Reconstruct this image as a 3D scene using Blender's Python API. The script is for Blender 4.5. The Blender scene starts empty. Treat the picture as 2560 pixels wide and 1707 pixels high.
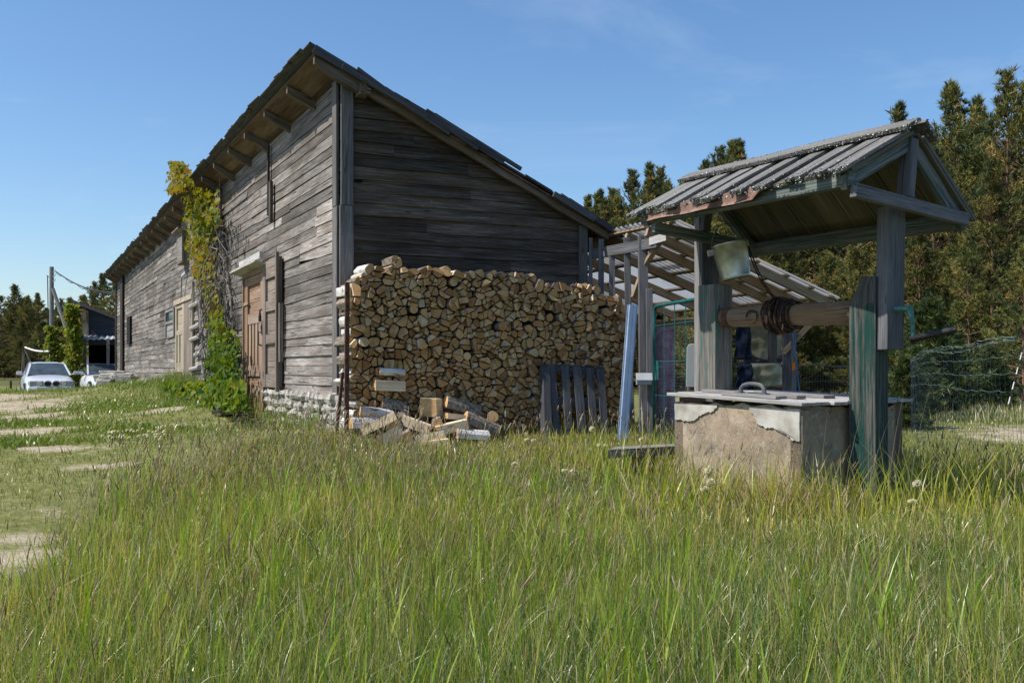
import bpy, math, random
import numpy as np
from mathutils import Vector, Matrix, Euler
random.seed(7); rng = np.random.default_rng(11)
scene = bpy.context.scene
COL = scene.collection
R = math.radians
U_ = random.uniform

# ---------------------------------------------------------------- camera model (35 mm lens, level, risen front)
F, HX, HY, CZ = 2489.0, 1280.0, 925.0, 1.1
CAM = Vector((0, 0, CZ))
def P(px, py, Y): return Vector(((px - HX) / F * Y, Y, CZ + (HY - py) / F * Y))
def ray_plane(px, py, p0, n):
    d = Vector(((px - HX) / F, 1, (HY - py) / F))
    t = (p0 - CAM).dot(n) / d.dot(n)
    return CAM + d * t

# ---------------------------------------------------------------- terrain
_TP = np.array([
 (0,0,0.0),(0,4,0.0),(3,4,0.0),(-3,3,0.0),(6,5,0.0),(2.6,7.3,.09),(1,8.2,.15),(4.2,8,.05),(-1,7,.12),(0,11,.37),(1.3,11.6,.35),(-1.9,10.3,.46),
 (-4.2,14.7,.56),(-7,21,.80),(-11,29.5,.62),(-14.5,35.5,.5),(-17,37,-.0),(-12.4,26.7,.50),(-14.5,28.5,.46),(-20,40,-.1),(-14,38,.0),(-21,48,.0),(-5,8,.2),(-8,14,.38),(-12,20,.42),(-10,26,.52),(-20,30,.42),
 (2.5,14,.2),(5,14,.02),(5,10,.02),(8,16,-.08),(12,25,-.12),(14,45,-.25),(25,40,-.25),(0,60,0),(-40,90,.3),(-60,140,.3),(60,140,-.3),(-12,5,.1),(12,5,-.05),(10,10,-.06),(-6,11,.34)])
def gz_np(x, y):
    x = np.asarray(x, float); y = np.asarray(y, float)
    s = np.zeros_like(x); w = np.zeros_like(x)
    for (a, b, c) in _TP:
        k = 1.0 / ((x - a) ** 2 + (y - b) ** 2 + .8) ** 1.6
        s += k * c; w += k
    z = s / w
    return z + .022 * np.sin(x * 1.7 + y * .6) * np.sin(y * 1.3 - x * .4) + .012 * np.sin(x * 4.1) * np.sin(y * 3.7)
def gz(x, y): return float(gz_np(np.array([x]), np.array([y]))[0])
def ground_px(px, py):
    Y = 8.0
    for _ in range(30):
        z = gz((px - HX) / F * Y, Y)
        Y = .5 * Y + .5 * max(1.0, min(200, (CZ - z) * F / max(4, py - HY)))
    return ((px - HX) / F * Y, Y)

# ---------------------------------------------------------------- mesh builder
class MB:
    def __init__(s): s.V = []; s.F = []; s.UV = []; s.T = []; s.M = []
    def add(s, verts, faces, uvs=None, tint=.5, mi=0):
        o = len(s.V)
        s.V += [tuple(v) for v in verts]
        s.T += ([tint] * len(verts)) if not isinstance(tint, (list, tuple)) else list(tint)
        for k, f in enumerate(faces):
            s.F.append([o + i for i in f])
            s.M.append(mi[k] if isinstance(mi, (list, tuple)) else mi)
            if uvs is None:
                vs = [Vector(verts[i]) for i in f]
                e = (vs[1] - vs[0]); e = e.normalized() if e.length > 1e-9 else Vector((1, 0, 0))
                nn = (vs[1] - vs[0]).cross(vs[-1] - vs[0]); g = nn.cross(e); g = g.normalized() if g.length > 1e-12 else Vector((0, 0, 1))
                s.UV.append([((v - vs[0]).dot(e) + tint_off(tint), (v - vs[0]).dot(g)) for v in vs])
            else: s.UV.append([uvs[i] for i in f])
    def beam(s, path, w, t, tint=None, mi=0, capmi=None, taper=None, twist=0):
        """rectangular section swept on path; w, t are full width / thickness vectors."""
        if tint is None: tint = U_(.2, .8)
        path = [Vector(p) for p in path]; w = Vector(w) / 2; t = Vector(t) / 2
        n = len(path); L = 0; ou = U_(0, 40); ov = U_(0, 40)
        vs = []; us = []
        wl, tl = w.length * 2, t.length * 2
        for i, p in enumerate(path):
            if i: L += (path[i] - path[i - 1]).length
            k = 1 if taper is None else taper[i]
            us.append(L)
            vs += [p - w * k - t * k, p + w * k - t * k, p + w * k + t * k, p - w * k + t * k]
        fs = []; uvf = []
        vo = [ov, ov + wl, ov + wl + tl, ov + 2 * wl + tl, ov + 2 * wl + 2 * tl]
        for i in range(n - 1):
            for j in range(4):
                a, b = i * 4 + j, i * 4 + (j + 1) % 4
                fs.append([a, b, b + 4, a + 4])
                uvf.append([(us[i] + ou, vo[j]), (us[i] + ou, vo[j + 1]), (us[i + 1] + ou, vo[j + 1]), (us[i + 1] + ou, vo[j])])
        e = (n - 1) * 4
        fs += [[3, 2, 1, 0], [e, e + 1, e + 2, e + 3]]
        cap = [(ou, ov), (ou + .02, ov + wl * .6), (ou + .02 + tl * .1, ov + wl), (ou + tl * .1, ov)]
        uvf += [cap, cap]
        o = len(s.V)
        s.V += [tuple(v) for v in vs]; s.T += [tint] * len(vs)
        for f, uv in zip(fs, uvf): s.F.append([o + i for i in f]); s.UV.append(uv)
        s.M += [mi] * (len(fs) - 2) + [mi if capmi is None else capmi] * 2
    def board(s, A, B, w, t, **k): s.beam([A, B], w, t, **k)
    def box(s, c, x, y, z, **k):
        c = Vector(c); x = Vector(x); s.beam([c - x / 2, c + x / 2], y, z, **k)
    def tube(s, path, rad, n=8, tint=.5, mi=0, cap=True, capmi=None):
        path = [Vector(p) for p in path]
        if not isinstance(rad, (list, tuple)): rad = [rad] * len(path)
        vs = []; L = 0; ou = U_(0, 30); ov = U_(0, 30); us = []
        ref = None
        for i, p in enumerate(path):
            d = (path[min(i + 1, len(path) - 1)] - path[max(i - 1, 0)])
            d = d.normalized() if d.length > 1e-9 else Vector((0, 0, 1))
            if ref is None: ref = Vector((0, 0, 1)) if abs(d.z) < .9 else Vector((1, 0, 0))
            x = (ref - d * ref.dot(d)); x = x.normalized() if x.length > 1e-6 else d.orthogonal().normalized()
            ref = x; y = d.cross(x)
            if i: L += (path[i] - path[i - 1]).length
            us.append(L + ou)
            for j in range(n):
                a = 2 * math.pi * j / n
                vs.append(p + (x * math.cos(a) + y * math.sin(a)) * rad[i])
        o = len(s.V); s.V += [tuple(v) for v in vs]; s.T += [tint] * len(vs)
        for i in range(len(path) - 1):
            for j in range(n):
                a = i * n + j; b = i * n + (j + 1) % n
                s.F.append([o + a, o + b, o + b + n, o + a + n]); s.M.append(mi)
                c = 2 * math.pi * rad[i] / n
                s.UV.append([(us[i], ov + j * c), (us[i], ov + (j + 1) * c), (us[i + 1], ov + (j + 1) * c), (us[i + 1], ov + j * c)])
        if cap:
            e = (len(path) - 1) * n
            for f in ([o + j for j in range(n)][::-1], [o + e + j for j in range(n)]):
                s.F.append(f); s.M.append(mi if capmi is None else capmi)
                s.UV.append([(ou + rad[0] * math.cos(6.283 * j / n), ov + rad[0] * math.sin(6.283 * j / n)) for j in range(n)])
    def prism(s, poly, off, tint=.5, sidemi=0, capmi=0):
        n = len(poly); poly = [Vector(p) for p in poly]; off = Vector(off); ou = U_(0, 30); ov = U_(0, 30)
        o = len(s.V); s.V += [tuple(p) for p in poly] + [tuple(p + off) for p in poly]; s.T += [tint] * (2 * n)
        L = off.length; acc = 0
        e = (poly[1] - poly[0]).normalized(); g = off.normalized().cross(e)
        cu = [((p - poly[0]).dot(e) + ou, (p - poly[0]).dot(g) + ov) for p in poly]
        s.F.append([o + i for i in range(n)]); s.UV.append(cu); s.M.append(capmi)
        s.F.append([o + n + i for i in reversed(range(n))]); s.UV.append(cu[::-1]); s.M.append(capmi)
        for i in range(n):
            j = (i + 1) % n; l = (poly[j] - poly[i]).length
            s.F.append([o + j, o + i, o + n + i, o + n + j]); s.M.append(sidemi[i] if isinstance(sidemi, (list, tuple)) else sidemi)
            s.UV.append([(ou, ov + acc + l), (ou, ov + acc), (ou + L, ov + acc), (ou + L, ov + acc + l)]); acc += l
    def build(s, name, mats, parent=None, origin=None, smooth=False, bevel=0):
        if not isinstance(mats, (list, tuple)): mats = [mats]
        me = bpy.data.meshes.new(name)
        org = Vector(origin) if origin is not None else Vector((0, 0, 0))
        V = np.array(s.V, float).reshape(-1, 3) - np.array(org)
        me.from_pydata(V.tolist(), [], s.F)
        uv = me.uv_layers.new(name='UVMap')
        flat = np.array([c for f in s.UV for p in f for c in p], dtype=np.float32)
        uv.data.foreach_set('uv', flat)
        at = me.attributes.new('tint', 'FLOAT', 'POINT'); at.data.foreach_set('value', np.array(s.T, dtype=np.float32))
        for m in mats: me.materials.append(m)
        me.polygons.foreach_set('material_index', np.array(s.M, dtype=np.int32))
        if smooth: me.polygons.foreach_set('use_smooth', np.ones(len(s.F), dtype=bool))
        me.validate(); me.update()
        o = bpy.data.objects.new(name, me); COL.objects.link(o)
        o.location = org
        if parent is not None:
            o.parent = parent
            o.matrix_parent_inverse = Matrix.Translation(-parent.matrix_basis.translation) if True else Matrix()
        if bevel:
            b = o.modifiers.new('bevel', 'BEVEL'); b.width = bevel; b.segments = 2; b.limit_method = 'ANGLE'; b.angle_limit = R(40)
        return o
def tint_off(t): return (t if not isinstance(t, (list, tuple)) else t[0]) * 13.7

def tag(o, label=None, cat=None, group=None, kind=None):
    if label: o['label'] = label
    if cat: o['category'] = cat
    if group: o['group'] = group
    if kind: o['kind'] = kind
    return o
def empty(name, loc, label=None, cat=None, group=None, kind=None):
    o = bpy.data.objects.new(name, None); COL.objects.link(o); o.location = Vector(loc); o.empty_display_size = .1
    return tag(o, label, cat, group, kind)
def copy_tree(o, parent=None):
    c = o.copy(); COL.objects.link(c)
    if parent is not None: c.parent = parent
    for ch in list(o.children): copy_tree(ch, c)
    return c

# ---------------------------------------------------------------- shader helper
class G:
    def __init__(s, name):
        s.m = bpy.data.materials.new(name); s.m.use_nodes = True; s.t = s.m.node_tree; s.t.nodes.clear()
        s.out = s.t.nodes.new('ShaderNodeOutputMaterial')
    def n(s, typ, ins=None, **props):
        nd = s.t.nodes.new('ShaderNode' + typ)
        for k, v in props.items(): setattr(nd, k, v)
        for k, v in (ins or {}).items(): s.set(nd, k, v)
        return nd
    def set(s, nd, k, v):
        sk = nd.inputs[k]
        if isinstance(v, bpy.types.NodeSocket): s.t.links.new(v, sk)
        elif v is not None:
            if isinstance(v, (tuple, list)) and len(v) == 3 and sk.type == 'RGBA': v = (*v, 1)
            sk.default_value = v
    def uv(s): return s.n('UVMap', uv_map='UVMap').outputs[0]
    def obj(s): return s.n('TexCoord').outputs['Object']
    def pos(s): return s.n('NewGeometry').outputs['Position']
    def map(s, v, sc, loc=(0, 0, 0)): return s.n('Mapping', {'Vector': v, 'Scale': sc, 'Location': loc}).outputs[0]
    def noise(s, v, scale=1, detail=4, rough=.6, dist=0): return s.n('TexNoise', {'Vector': v, 'Scale': scale, 'Detail': detail, 'Roughness': rough, 'Distortion': dist}).outputs[0]
    def vor(s, v, scale=1, feature='F1', out='Distance', rnd=1): return s.n('TexVoronoi', {'Vector': v, 'Scale': scale, 'Randomness': rnd}, feature=feature).outputs[out]
    def ramp(s, f, stops):
        r = s.n('ValToRGB', {'Fac': f}); e = r.color_ramp.elements
        while len(e) < len(stops): e.new(.5)
        for i, (p, c) in enumerate(stops):
            e[i].position = p; e[i].color = (c, c, c, 1) if not isinstance(c, (tuple, list)) else (*c[:3], 1)
        return r.outputs[0]
    def mix(s, f, a, b, blend='MIX'):
        m = s.n('Mix', data_type='RGBA', blend_type=blend, clamp_factor=True)
        s.set(m, 0, f); s.set(m, 6, a); s.set(m, 7, b)
        return m.outputs[2]
    def ma(s, op, a, b=None, c=None, clamp=False):
        m = s.n('Math', operation=op, use_clamp=clamp); s.set(m, 0, a)
        if b is not None: s.set(m, 1, b)
        if c is not None: s.set(m, 2, c)
        return m.outputs[0]
    def attr(s, name, o='Fac'): return s.n('Attribute', attribute_name=name).outputs[o]
    def rnd(s): return s.n('ObjectInfo').outputs['Random']
    def val(s, c, v, h=.5, sat=1): return s.n('HueSaturation', {'Color': c, 'Value': v, 'Hue': h, 'Saturation': sat}).outputs[0]
    def bump(s, h, st=.5, d=.01): return s.n('Bump', {'Height': h, 'Strength': st, 'Distance': d}).outputs[0]
    def bsdf(s, col, rough=.8, metal=0, spec=.3, bump=None, **k):
        b = s.n('BsdfPrincipled', {'Base Color': col, 'Roughness': rough, 'Metallic': metal, 'Specular IOR Level': spec})
        if bump is not None: s.set(b, 'Normal', bump)
        for kk, v in k.items(): s.set(b, kk.replace('_', ' '), v)
        return b.outputs[0]
    def done(s, sh): s.t.links.new(sh, s.out.inputs[0]); return s.m

def wood(name, dark, mid, light, paint=None, paintcut=.5, gs=1.0, rough=.85, tv=.7, crack=.55, stain=None, lichen=0, bstr=.6, height_paint=None, blotch=0):
    g = G(name); uv = g.uv()
    f1 = g.noise(g.map(uv, (2.0 * gs, 60 * gs, 1)), 1, 7, .68, .6)
    f2 = g.noise(g.map(uv, (1.1, 9, 1)), 1, 4, .6)
    f3 = g.noise(g.map(uv, (9 * gs, 170 * gs, 1)), 1, 3, .6)
    f = g.ma('ADD', g.ma('MULTIPLY', f1, .5), g.ma('ADD', g.ma('MULTIPLY', f2, .3), g.ma('MULTIPLY', f3, .2)))
    c = g.ramp(f, [(.34, dark), (.5, mid), (.66, light)])
    cr = g.ramp(g.noise(g.map(uv, (1.3, 42, 1), (3, 7, 0)), 1, 3, .5, .4), [(.60, 0), (.68, 1)])
    c = g.mix(g.ma('MULTIPLY', cr, crack), c, tuple(x * .18 for x in dark))
    kn = g.ramp(g.vor(g.map(uv, (1.7, 7, 1)), 1), [(.045, 1), (.10, 0)])
    c = g.mix(g.ma('MULTIPLY', kn, .75), c, (dark[0] * .45, dark[1] * .35, dark[2] * .3))
    if stain:
        st = g.ramp(g.noise(g.map(uv, (.5, 3.2, 1), (11, 2, 0)), 1, 4, .6), [(.48, 0), (.66, 1)])
        c = g.mix(g.ma('MULTIPLY', st, .8), c, stain)
    t = g.attr('tint')
    c = g.val(c, g.ma('ADD', 1 - tv * .5, g.ma('MULTIPLY', t, tv)), .5, g.ma('ADD', .75, g.ma('MULTIPLY', g.noise(g.map(uv, (.3, 1.5, 1)), 1, 2), .5)))
    h = g.ma('SUBTRACT', f1, g.ma('MULTIPLY', cr, 1.2))
    if blotch:
        bl = g.noise(g.map(g.pos(), (.55, .55, .8)), 1, 5, .65)
        c = g.val(c, g.ma('ADD', 1 - blotch * .5, g.ma('MULTIPLY', g.ramp(bl, [(.35, 0), (.65, 1)]), blotch)), .5, g.ma('ADD', .7, g.ma('MULTIPLY', g.noise(g.map(g.pos(), (.9, .9, .9), (5, 2, 1)), 1, 3), .6)))
        nl = g.ramp(g.vor(g.map(uv, (1.05, 8.6, 1)), 1, rnd=.25), [(.018, 1), (.034, 0)]); c = g.mix(g.ma('MULTIPLY', nl, .8), c, (.05, .03, .02))
    if paint:
        pm = g.ramp(g.ma('ADD', g.ma('MULTIPLY', f1, .6), g.ma('MULTIPLY', g.noise(g.map(uv, (1.2, 14, 1), (5, 1, 0)), 1, 5, .7), .4)), [(paintcut - .035, 1), (paintcut + .035, 0)])
        if height_paint:
            z = g.n('SeparateXYZ', {0: g.pos()}).outputs[2]
            z = g.ma('ADD', z, g.ma('MULTIPLY', g.ma('SUBTRACT', f2, .5), .12))
            pm = g.ma('MULTIPLY', pm, g.ma('LESS_THAN', z, height_paint))
        c = g.mix(pm, c, g.mix(f2, tuple(x * .6 for x in paint), tuple(min(1, x * 1.4) for x in paint)))
    if lichen:
        lm = g.ramp(g.noise(g.map(uv, (14, 14, 1)), 1, 5, .7), [(.62 - .22 * lichen, 0), (.70 - .22 * lichen, 1)])
        lc = g.ramp(g.noise(g.map(uv, (70, 70, 1)), 1, 2, .5), [(.42, (.02, .022, .02)), (.52, (.2, .21, .19)), (.62, (.52, .54, .5))])
        c = g.mix(g.ma('MULTIPLY', lm, .85), c, lc)
        h = g.ma('ADD', h, lm)
    return g.done(g.bsdf(c, rough, spec=.25, bump=g.bump(h, bstr, .006)))

def plain(name, c1, c2, scale=8, rough=.7, metal=0, bstr=.2, bd=.01, spec=.3, tv=0, coord='obj', detail=5, **k):
    g = G(name); v = g.obj() if coord == 'obj' else g.uv()
    f = g.noise(v, scale, detail, .65)
    c = g.ramp(f, [(.35, c1), (.65, c2)])
    if tv: c = g.val(c, g.ma('ADD', 1 - tv * .5, g.ma('MULTIPLY', g.attr('tint'), tv)))
    return g.done(g.bsdf(c, rough, metal, spec, g.bump(f, bstr, bd), **k))

M = {}
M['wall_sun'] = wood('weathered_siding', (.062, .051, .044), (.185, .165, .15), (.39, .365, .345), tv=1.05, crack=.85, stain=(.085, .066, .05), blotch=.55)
M['wall_dark'] = wood('dark_siding', (.022, .016, .012), (.075, .058, .045), (.215, .185, .16), tv=1.3, crack=.8, stain=(.055, .032, .017), blotch=.5)  # darker wood of its own plus the gable's shade, both in the colour
M['trim'] = wood('grey_trim', (.05, .045, .042), (.125, .115, .11), (.25, .235, .235), tv=.6)
M['soffit'] = wood('brown_soffit', (.04, .023, .013), (.085, .053, .033), (.16, .112, .076), tv=.9, stain=(.18, .135, .10))
M['rafter'] = wood('brown_rafter', (.06, .045, .032), (.13, .10, .078), (.24, .2, .165), tv=.5)
M['roofing'] = wood('dark_roofing', (.028, .028, .033), (.06, .06, .068), (.12, .12, .13), tv=.8, crack=.4)
M['door_brown'] = wood('brown_door', (.11, .066, .042), (.235, .15, .10), (.36, .265, .19), tv=.5, stain=(.33, .265, .22), blotch=.4)
M['door_pale'] = wood('pale_door', (.19, .155, .11), (.33, .28, .205), (.48, .43, .35), tv=.5, blotch=.4)
M['door_grey'] = wood('greyed_door', (.10, .078, .062), (.21, .168, .14), (.35, .30, .26), tv=.5, blotch=.4)
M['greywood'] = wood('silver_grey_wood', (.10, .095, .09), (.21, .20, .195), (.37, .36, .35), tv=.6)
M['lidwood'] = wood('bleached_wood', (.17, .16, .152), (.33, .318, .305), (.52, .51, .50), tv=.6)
M['bluegrey'] = wood('shaded_grey_wood', (.05, .05, .054), (.12, .12, .128), (.22, .22, .235), tv=.6)  # grey wood with its shade put into a darker, bluish colour
M['palletwood'] = wood('dark_pallet_wood', (.03, .03, .034), (.07, .07, .078), (.13, .13, .142), tv=.5)
M['rafter_warm'] = wood('warm_lath_wood', (.15, .10, .06), (.28, .2, .13), (.42, .33, .23), tv=.5)
M['roofplank'] = wood('lichened_roof_plank', (.062, .059, .055), (.135, .13, .123), (.25, .243, .232), tv=.6, lichen=.32)
M['greenwood'] = wood('green_painted_post', (.022, .022, .02), (.07, .068, .06), (.17, .165, .155), paint=(.008, .044, .036), paintcut=.50, tv=.4, height_paint=1.58, bstr=.9)
M['greenworn'] = wood('worn_green_post', (.06, .05, .042), (.15, .132, .118), (.30, .28, .26), paint=(.025, .13, .105), paintcut=.45, tv=.4, bstr=.9)
M['greentrim'] = wood('faded_green_trim', (.06, .064, .06), (.14, .145, .135), (.25, .26, .245), paint=(.04, .085, .075), paintcut=.47, tv=.5)
M['underroof'] = wood('under_roof_board', (.05, .044, .03), (.115, .106, .076), (.2, .19, .135), tv=.9, stain=(.105, .075, .045))
M['logwood'] = wood('windlass_log', (.075, .05, .032), (.19, .145, .10), (.32, .27, .215), tv=.3, stain=(.17, .095, .04), crack=.8, bstr=.9)
M['bark'] = plain('log_bark', (.07, .05, .036), (.30, .255, .21), 26, .9, bstr=.8, coord='uv', tv=.5)
def birch():
    g = G('birch_bark'); uv = g.uv()
    f = g.noise(g.map(uv, (9, 30, 1)), 1, 5, .7); h = g.noise(g.map(uv, (4, 5, 1)), 1, 4, .6)
    c = g.mix(g.ramp(f, [(.56, 0), (.62, 1)]), g.ramp(h, [(.3, (.34, .3, .27)), (.6, (.66, .63, .6))]), (.05, .042, .036))
    return g.done(g.bsdf(c, .7, bump=g.bump(f, .5, .004)))
M['birch'] = birch()
def endgrain():
    g = G('sawn_log_end'); uv = g.uv(); t = g.attr('tint')
    f = g.noise(g.map(uv, (38, 38, 1)), 1, 5, .7); big = g.noise(g.map(uv, (7, 7, 1)), 1, 3, .6)
    c = g.ramp(t, [(0, (.29, .14, .055)), (.25, (.48, .26, .105)), (.5, (.57, .335, .145)), (.75, (.62, .41, .20)), (1, (.60, .47, .30))])
    c = g.mix(g.ramp(big, [(.45, 0), (.7, .7)]), c, (.25, .125, .05))
    c = g.val(c, g.ma('ADD', .72, g.ma('MULTIPLY', f, .42)))
    ck = g.ramp(g.noise(g.map(uv, (6, 40, 1)), 1, 2, .5, 1.5), [(.66, 0), (.7, 1)])
    c = g.mix(g.ma('MULTIPLY', ck, .5), c, (.1, .055, .03))
    return g.done(g.bsdf(c, .85, spec=.2, bump=g.bump(f, .4, .004)))
M['endgrain'] = endgrain()
M['splitwood'] = wood('split_wood', (.42, .30, .18), (.60, .47, .31), (.74, .63, .46), tv=.5, crack=.25)
M['stone'] = plain('limewashed_stone', (.20, .185, .16), (.46, .44, .40), 14, .9, bstr=1, bd=.03, tv=.5)
M['greystone'] = plain('grey_rubble', (.22, .21, .19), (.46, .44, .40), 9, .9, bstr=.9, bd=.03, tv=.5)
def concrete():
    g = G('rough_render'); v = g.pos()
    f = g.noise(v, 3, 5, .65); f2 = g.noise(v, 90, 3, .7); peb = g.vor(v, 150)
    c = g.ramp(f, [(.32, (.20, .145, .095)), (.55, (.31, .235, .16)), (.72, (.40, .32, .235))])
    c = g.mix(g.ramp(f2, [(.35, 0), (.7, .6)]), c, (.44, .36, .27))
    pit = g.ramp(g.vor(g.map(v, (1, 1, 1), (3, 1, 2)), 26), [(.05, 1), (.12, 0)])
    c = g.mix(g.ma('MULTIPLY', pit, .6), c, (.12, .09, .065))
    st = g.ramp(g.noise(v, 2.6, 6, .7), [(.47, 0), (.62, .75)])
    c = g.mix(st, c, (.17, .145, .115))
    ck = g.ramp(g.vor(g.n('Mapping', {'Vector': g.n('VectorMath', {0: v, 1: g.n('TexNoise', {'Vector': v, 'Scale': 5.0}).outputs[1]}, operation='ADD').outputs[0], 'Rotation': (.4, .1, .7)}).outputs[0], 1.6, 'DISTANCE_TO_EDGE'), [(.004, 1), (.012, 0)]); c = g.mix(g.ma('MULTIPLY', ck, .6), c, (.07, .055, .04))
    lg = g.ramp(g.noise(v, 16, 4, .7), [(.56, 0), (.66, .6)]); c = g.mix(lg, c, (.42, .40, .36))
    return g.done(g.bsdf(c, .92, spec=.2, bump=g.bump(g.ma('ADD', g.ma('MULTIPLY', f2, .7), g.ma('MULTIPLY', peb, .4)), .8, .005)))
M['concrete'] = concrete()
def plaster():
    g = G('smooth_plaster'); v = g.pos()
    f = g.noise(v, 7, 5, .6); cr = g.ramp(g.vor(g.n('Mapping', {'Vector': v, 'Rotation': (.3, .2, .6)}).outputs[0], 6, 'DISTANCE_TO_EDGE'), [(.004, 1), (.016, 0)])
    c = g.ramp(f, [(.3, (.27, .245, .205)), (.62, (.47, .45, .405))]); c = g.mix(g.ma('MULTIPLY', cr, .10), c, (.2, .17, .14))
    return g.done(g.bsdf(c, .85, bump=g.bump(g.noise(v, 30, 3), .25, .004)))
M['plaster'] = plaster()
M['rust'] = plain('rusty_iron', (.045, .025, .018), (.16, .075, .045), 20, .8, .2, .5, .004)
M['rustchain'] = plain('rusty_chain', (.022, .014, .011), (.075, .042, .028), 60, .7, .4, .4, .002)
M['rustsheet'] = plain('rusty_flashing', (.16, .085, .06), (.30, .195, .16), 5, .6, .3, .2, .003, detail=7)
M['zinc'] = plain('zinc_bucket_metal', (.26, .275, .24), (.50, .52, .47), 7, .36, .8, .25, .003)
M['sky_tinted_steel'] = plain('galvanised_profile', (.27, .35, .47), (.38, .46, .58), 4, .45, .3, .05, .002)  # blue of the reflected sky and shade put into the metal colour
M['greymetal'] = plain('grey_painted_metal', (.30, .315, .34), (.40, .42, .45), 5, .5, .1, .05, .002)
M['greyplastic'] = plain('grey_plastic', (.34, .36, .36), (.40, .42, .42), 3, .5, 0, .05, .002)
M['greengate'] = plain('green_gate_paint', (.008, .075, .075), (.02, .12, .115), 12, .45, 0, .1, .002)
M['crank'] = plain('chipped_green_iron', (.025, .11, .095), (.10, .23, .2), 30, .5, .1, .3, .002)
M['black'] = plain('black_rubber', (.012, .012, .013), (.03, .03, .03), 30, .6, 0, .2, .002)
M['handle'] = plain('dark_grey_handle', (.07, .075, .085), (.12, .125, .135), 30, .5, 0, .1, .002)
M['wire'] = plain('green_fence_wire', (.14, .24, .23), (.26, .38, .37), 20, .5, .3, 0)
M['wiredark'] = plain('dark_fence_wire', (.02, .032, .045), (.05, .08, .12), 20, .6, .2, 0)
M['pink'] = plain('pink_cloth', (.20, .09, .15), (.46, .3, .38), 6, .9, 0, .5, .02, detail=6)
M['beige'] = plain('beige_tarp', (.30, .27, .17), (.50, .46, .32), 5, .8, 0, .5, .02)
M['bluenet'] = plain('blue_netting', (.008, .014, .035), (.028, .045, .085), 30, .7, 0, .5, .01)
M['orange'] = plain('orange_tag', (.75, .13, .01), (.85, .2, .02), 10, .6)
M['white'] = plain('white_paint', (.66, .66, .66), (.8, .8, .8), 10, .5)
M['polewood'] = wood('pole_wood', (.12, .115, .11), (.2, .195, .19), (.3, .295, .29), tv=.3)
M['navywall'] = wood('dark_blue_siding', (.02, .022, .032), (.042, .046, .064), (.075, .08, .105), tv=.5, crack=.3)
M['birdbox'] = wood('pale_birdbox', (.3, .21, .10), (.46, .34, .19), (.58, .46, .28), tv=.3)
M['carpaint'] = plain('silver_white_paint', (.62, .64, .68), (.66, .68, .72), 3, .25, .15, 0, spec=.6, Coat_Weight=.6)
M['carglass'] = plain('car_glass', (.03, .045, .05), (.07, .09, .1), 3, .06, 0, 0, spec=.9)
M['lamp'] = plain('headlamp_glass', (.5, .5, .52), (.75, .75, .78), 60, .1, .5, 0, spec=.8)
M['tyre'] = plain('tyre', (.015, .015, .016), (.03, .03, .03), 30, .8)
def sheetmat(name, tr, alpha):
    g = G(name); uv = g.uv(); t = g.attr('tint')
    f = g.noise(g.map(uv, (1.2, 6, 1)), 1, 5, .6)
    c = g.mix(t, (.5, .54, .58), (.12, .11, .10)); c = g.mix(g.ramp(f, [(.45, 0), (.75, .7)]), c, (.42, .36, .28))
    a = g.n('MixShader', {0: tr, 1: g.bsdf(c, .35), 2: g.n('BsdfTranslucent', {0: c}).outputs[0]}).outputs[0]
    b = g.n('MixShader', {0: alpha, 1: a, 2: g.n('BsdfTransparent', {0: (.9, .94, 1)}).outputs[0]}).outputs[0]
    return g.done(b)
M['sheet'] = sheetmat('corrugated_clear_sheet', .72, .12)
M['clearsheet'] = sheetmat('flat_clear_sheet', .7, .3)
def leafmat(name, stops, rnd=.15, tr=.45, rough=.5, spec=.3):
    g = G(name); t = g.attr('tint')
    c = g.ramp(t, stops)
    c = g.val(c, g.ma('ADD', 1 - rnd, g.ma('MULTIPLY', g.rnd(), 2 * rnd)))
    tc = g.mix(1.0, c, (1.2, 1.1, .45), 'MULTIPLY')
    return g.done(g.n('MixShader', {0: tr, 1: g.bsdf(c, rough, spec=spec), 2: g.n('BsdfTranslucent', {0: tc}).outputs[0]}).outputs[0])
M['vine'] = leafmat('vine_leaf', [(0, (.025, .06, .010)), (.35, (.065, .14, .014)), (.65, (.185, .225, .018)), (.85, (.25, .215, .022)), (1, (.28, .165, .03))], spec=.12)
M['pine'] = leafmat('pine_needles', [(0, (.045, .068, .028)), (.4, (.125, .14, .045)), (.75, (.235, .205, .065)), (1, (.35, .245, .095))], .3, .18, .6, .1)
M['youngpine'] = leafmat('young_pine_needles', [(0, (.03, .055, .02)), (.6, (.07, .10, .03)), (1, (.21, .22, .08))], .15, .3)
M['weed'] = leafmat('weed_leaf', [(0, (.03, .075, .012)), (.6, (.07, .14, .02)), (1, (.22, .26, .03))])
M['trunk'] = plain('pine_bark', (.07, .045, .033), (.25, .15, .10), 7, .9, bstr=.5, coord='uv')
M['twig'] = plain('grey_twig', (.10, .088, .078), (.23, .21, .19), 12, .9, coord='uv')
M['fluff'] = leafmat('seed_fluff', [(0, (.62, .62, .58)), (1, (.8, .8, .77))], .05, .4)
def grassmat():
    g = G('grass_blades'); c = g.attr('col', 'Color')
    tc = g.mix(1.0, c, (1.25, 1.15, .5), 'MULTIPLY')
    return g.done(g.n('MixShader', {0: .36, 1: g.bsdf(c, .33, spec=.5), 2: g.n('BsdfTranslucent', {0: tc}).outputs[0]}).outputs[0])
M['grass'] = grassmat()
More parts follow.
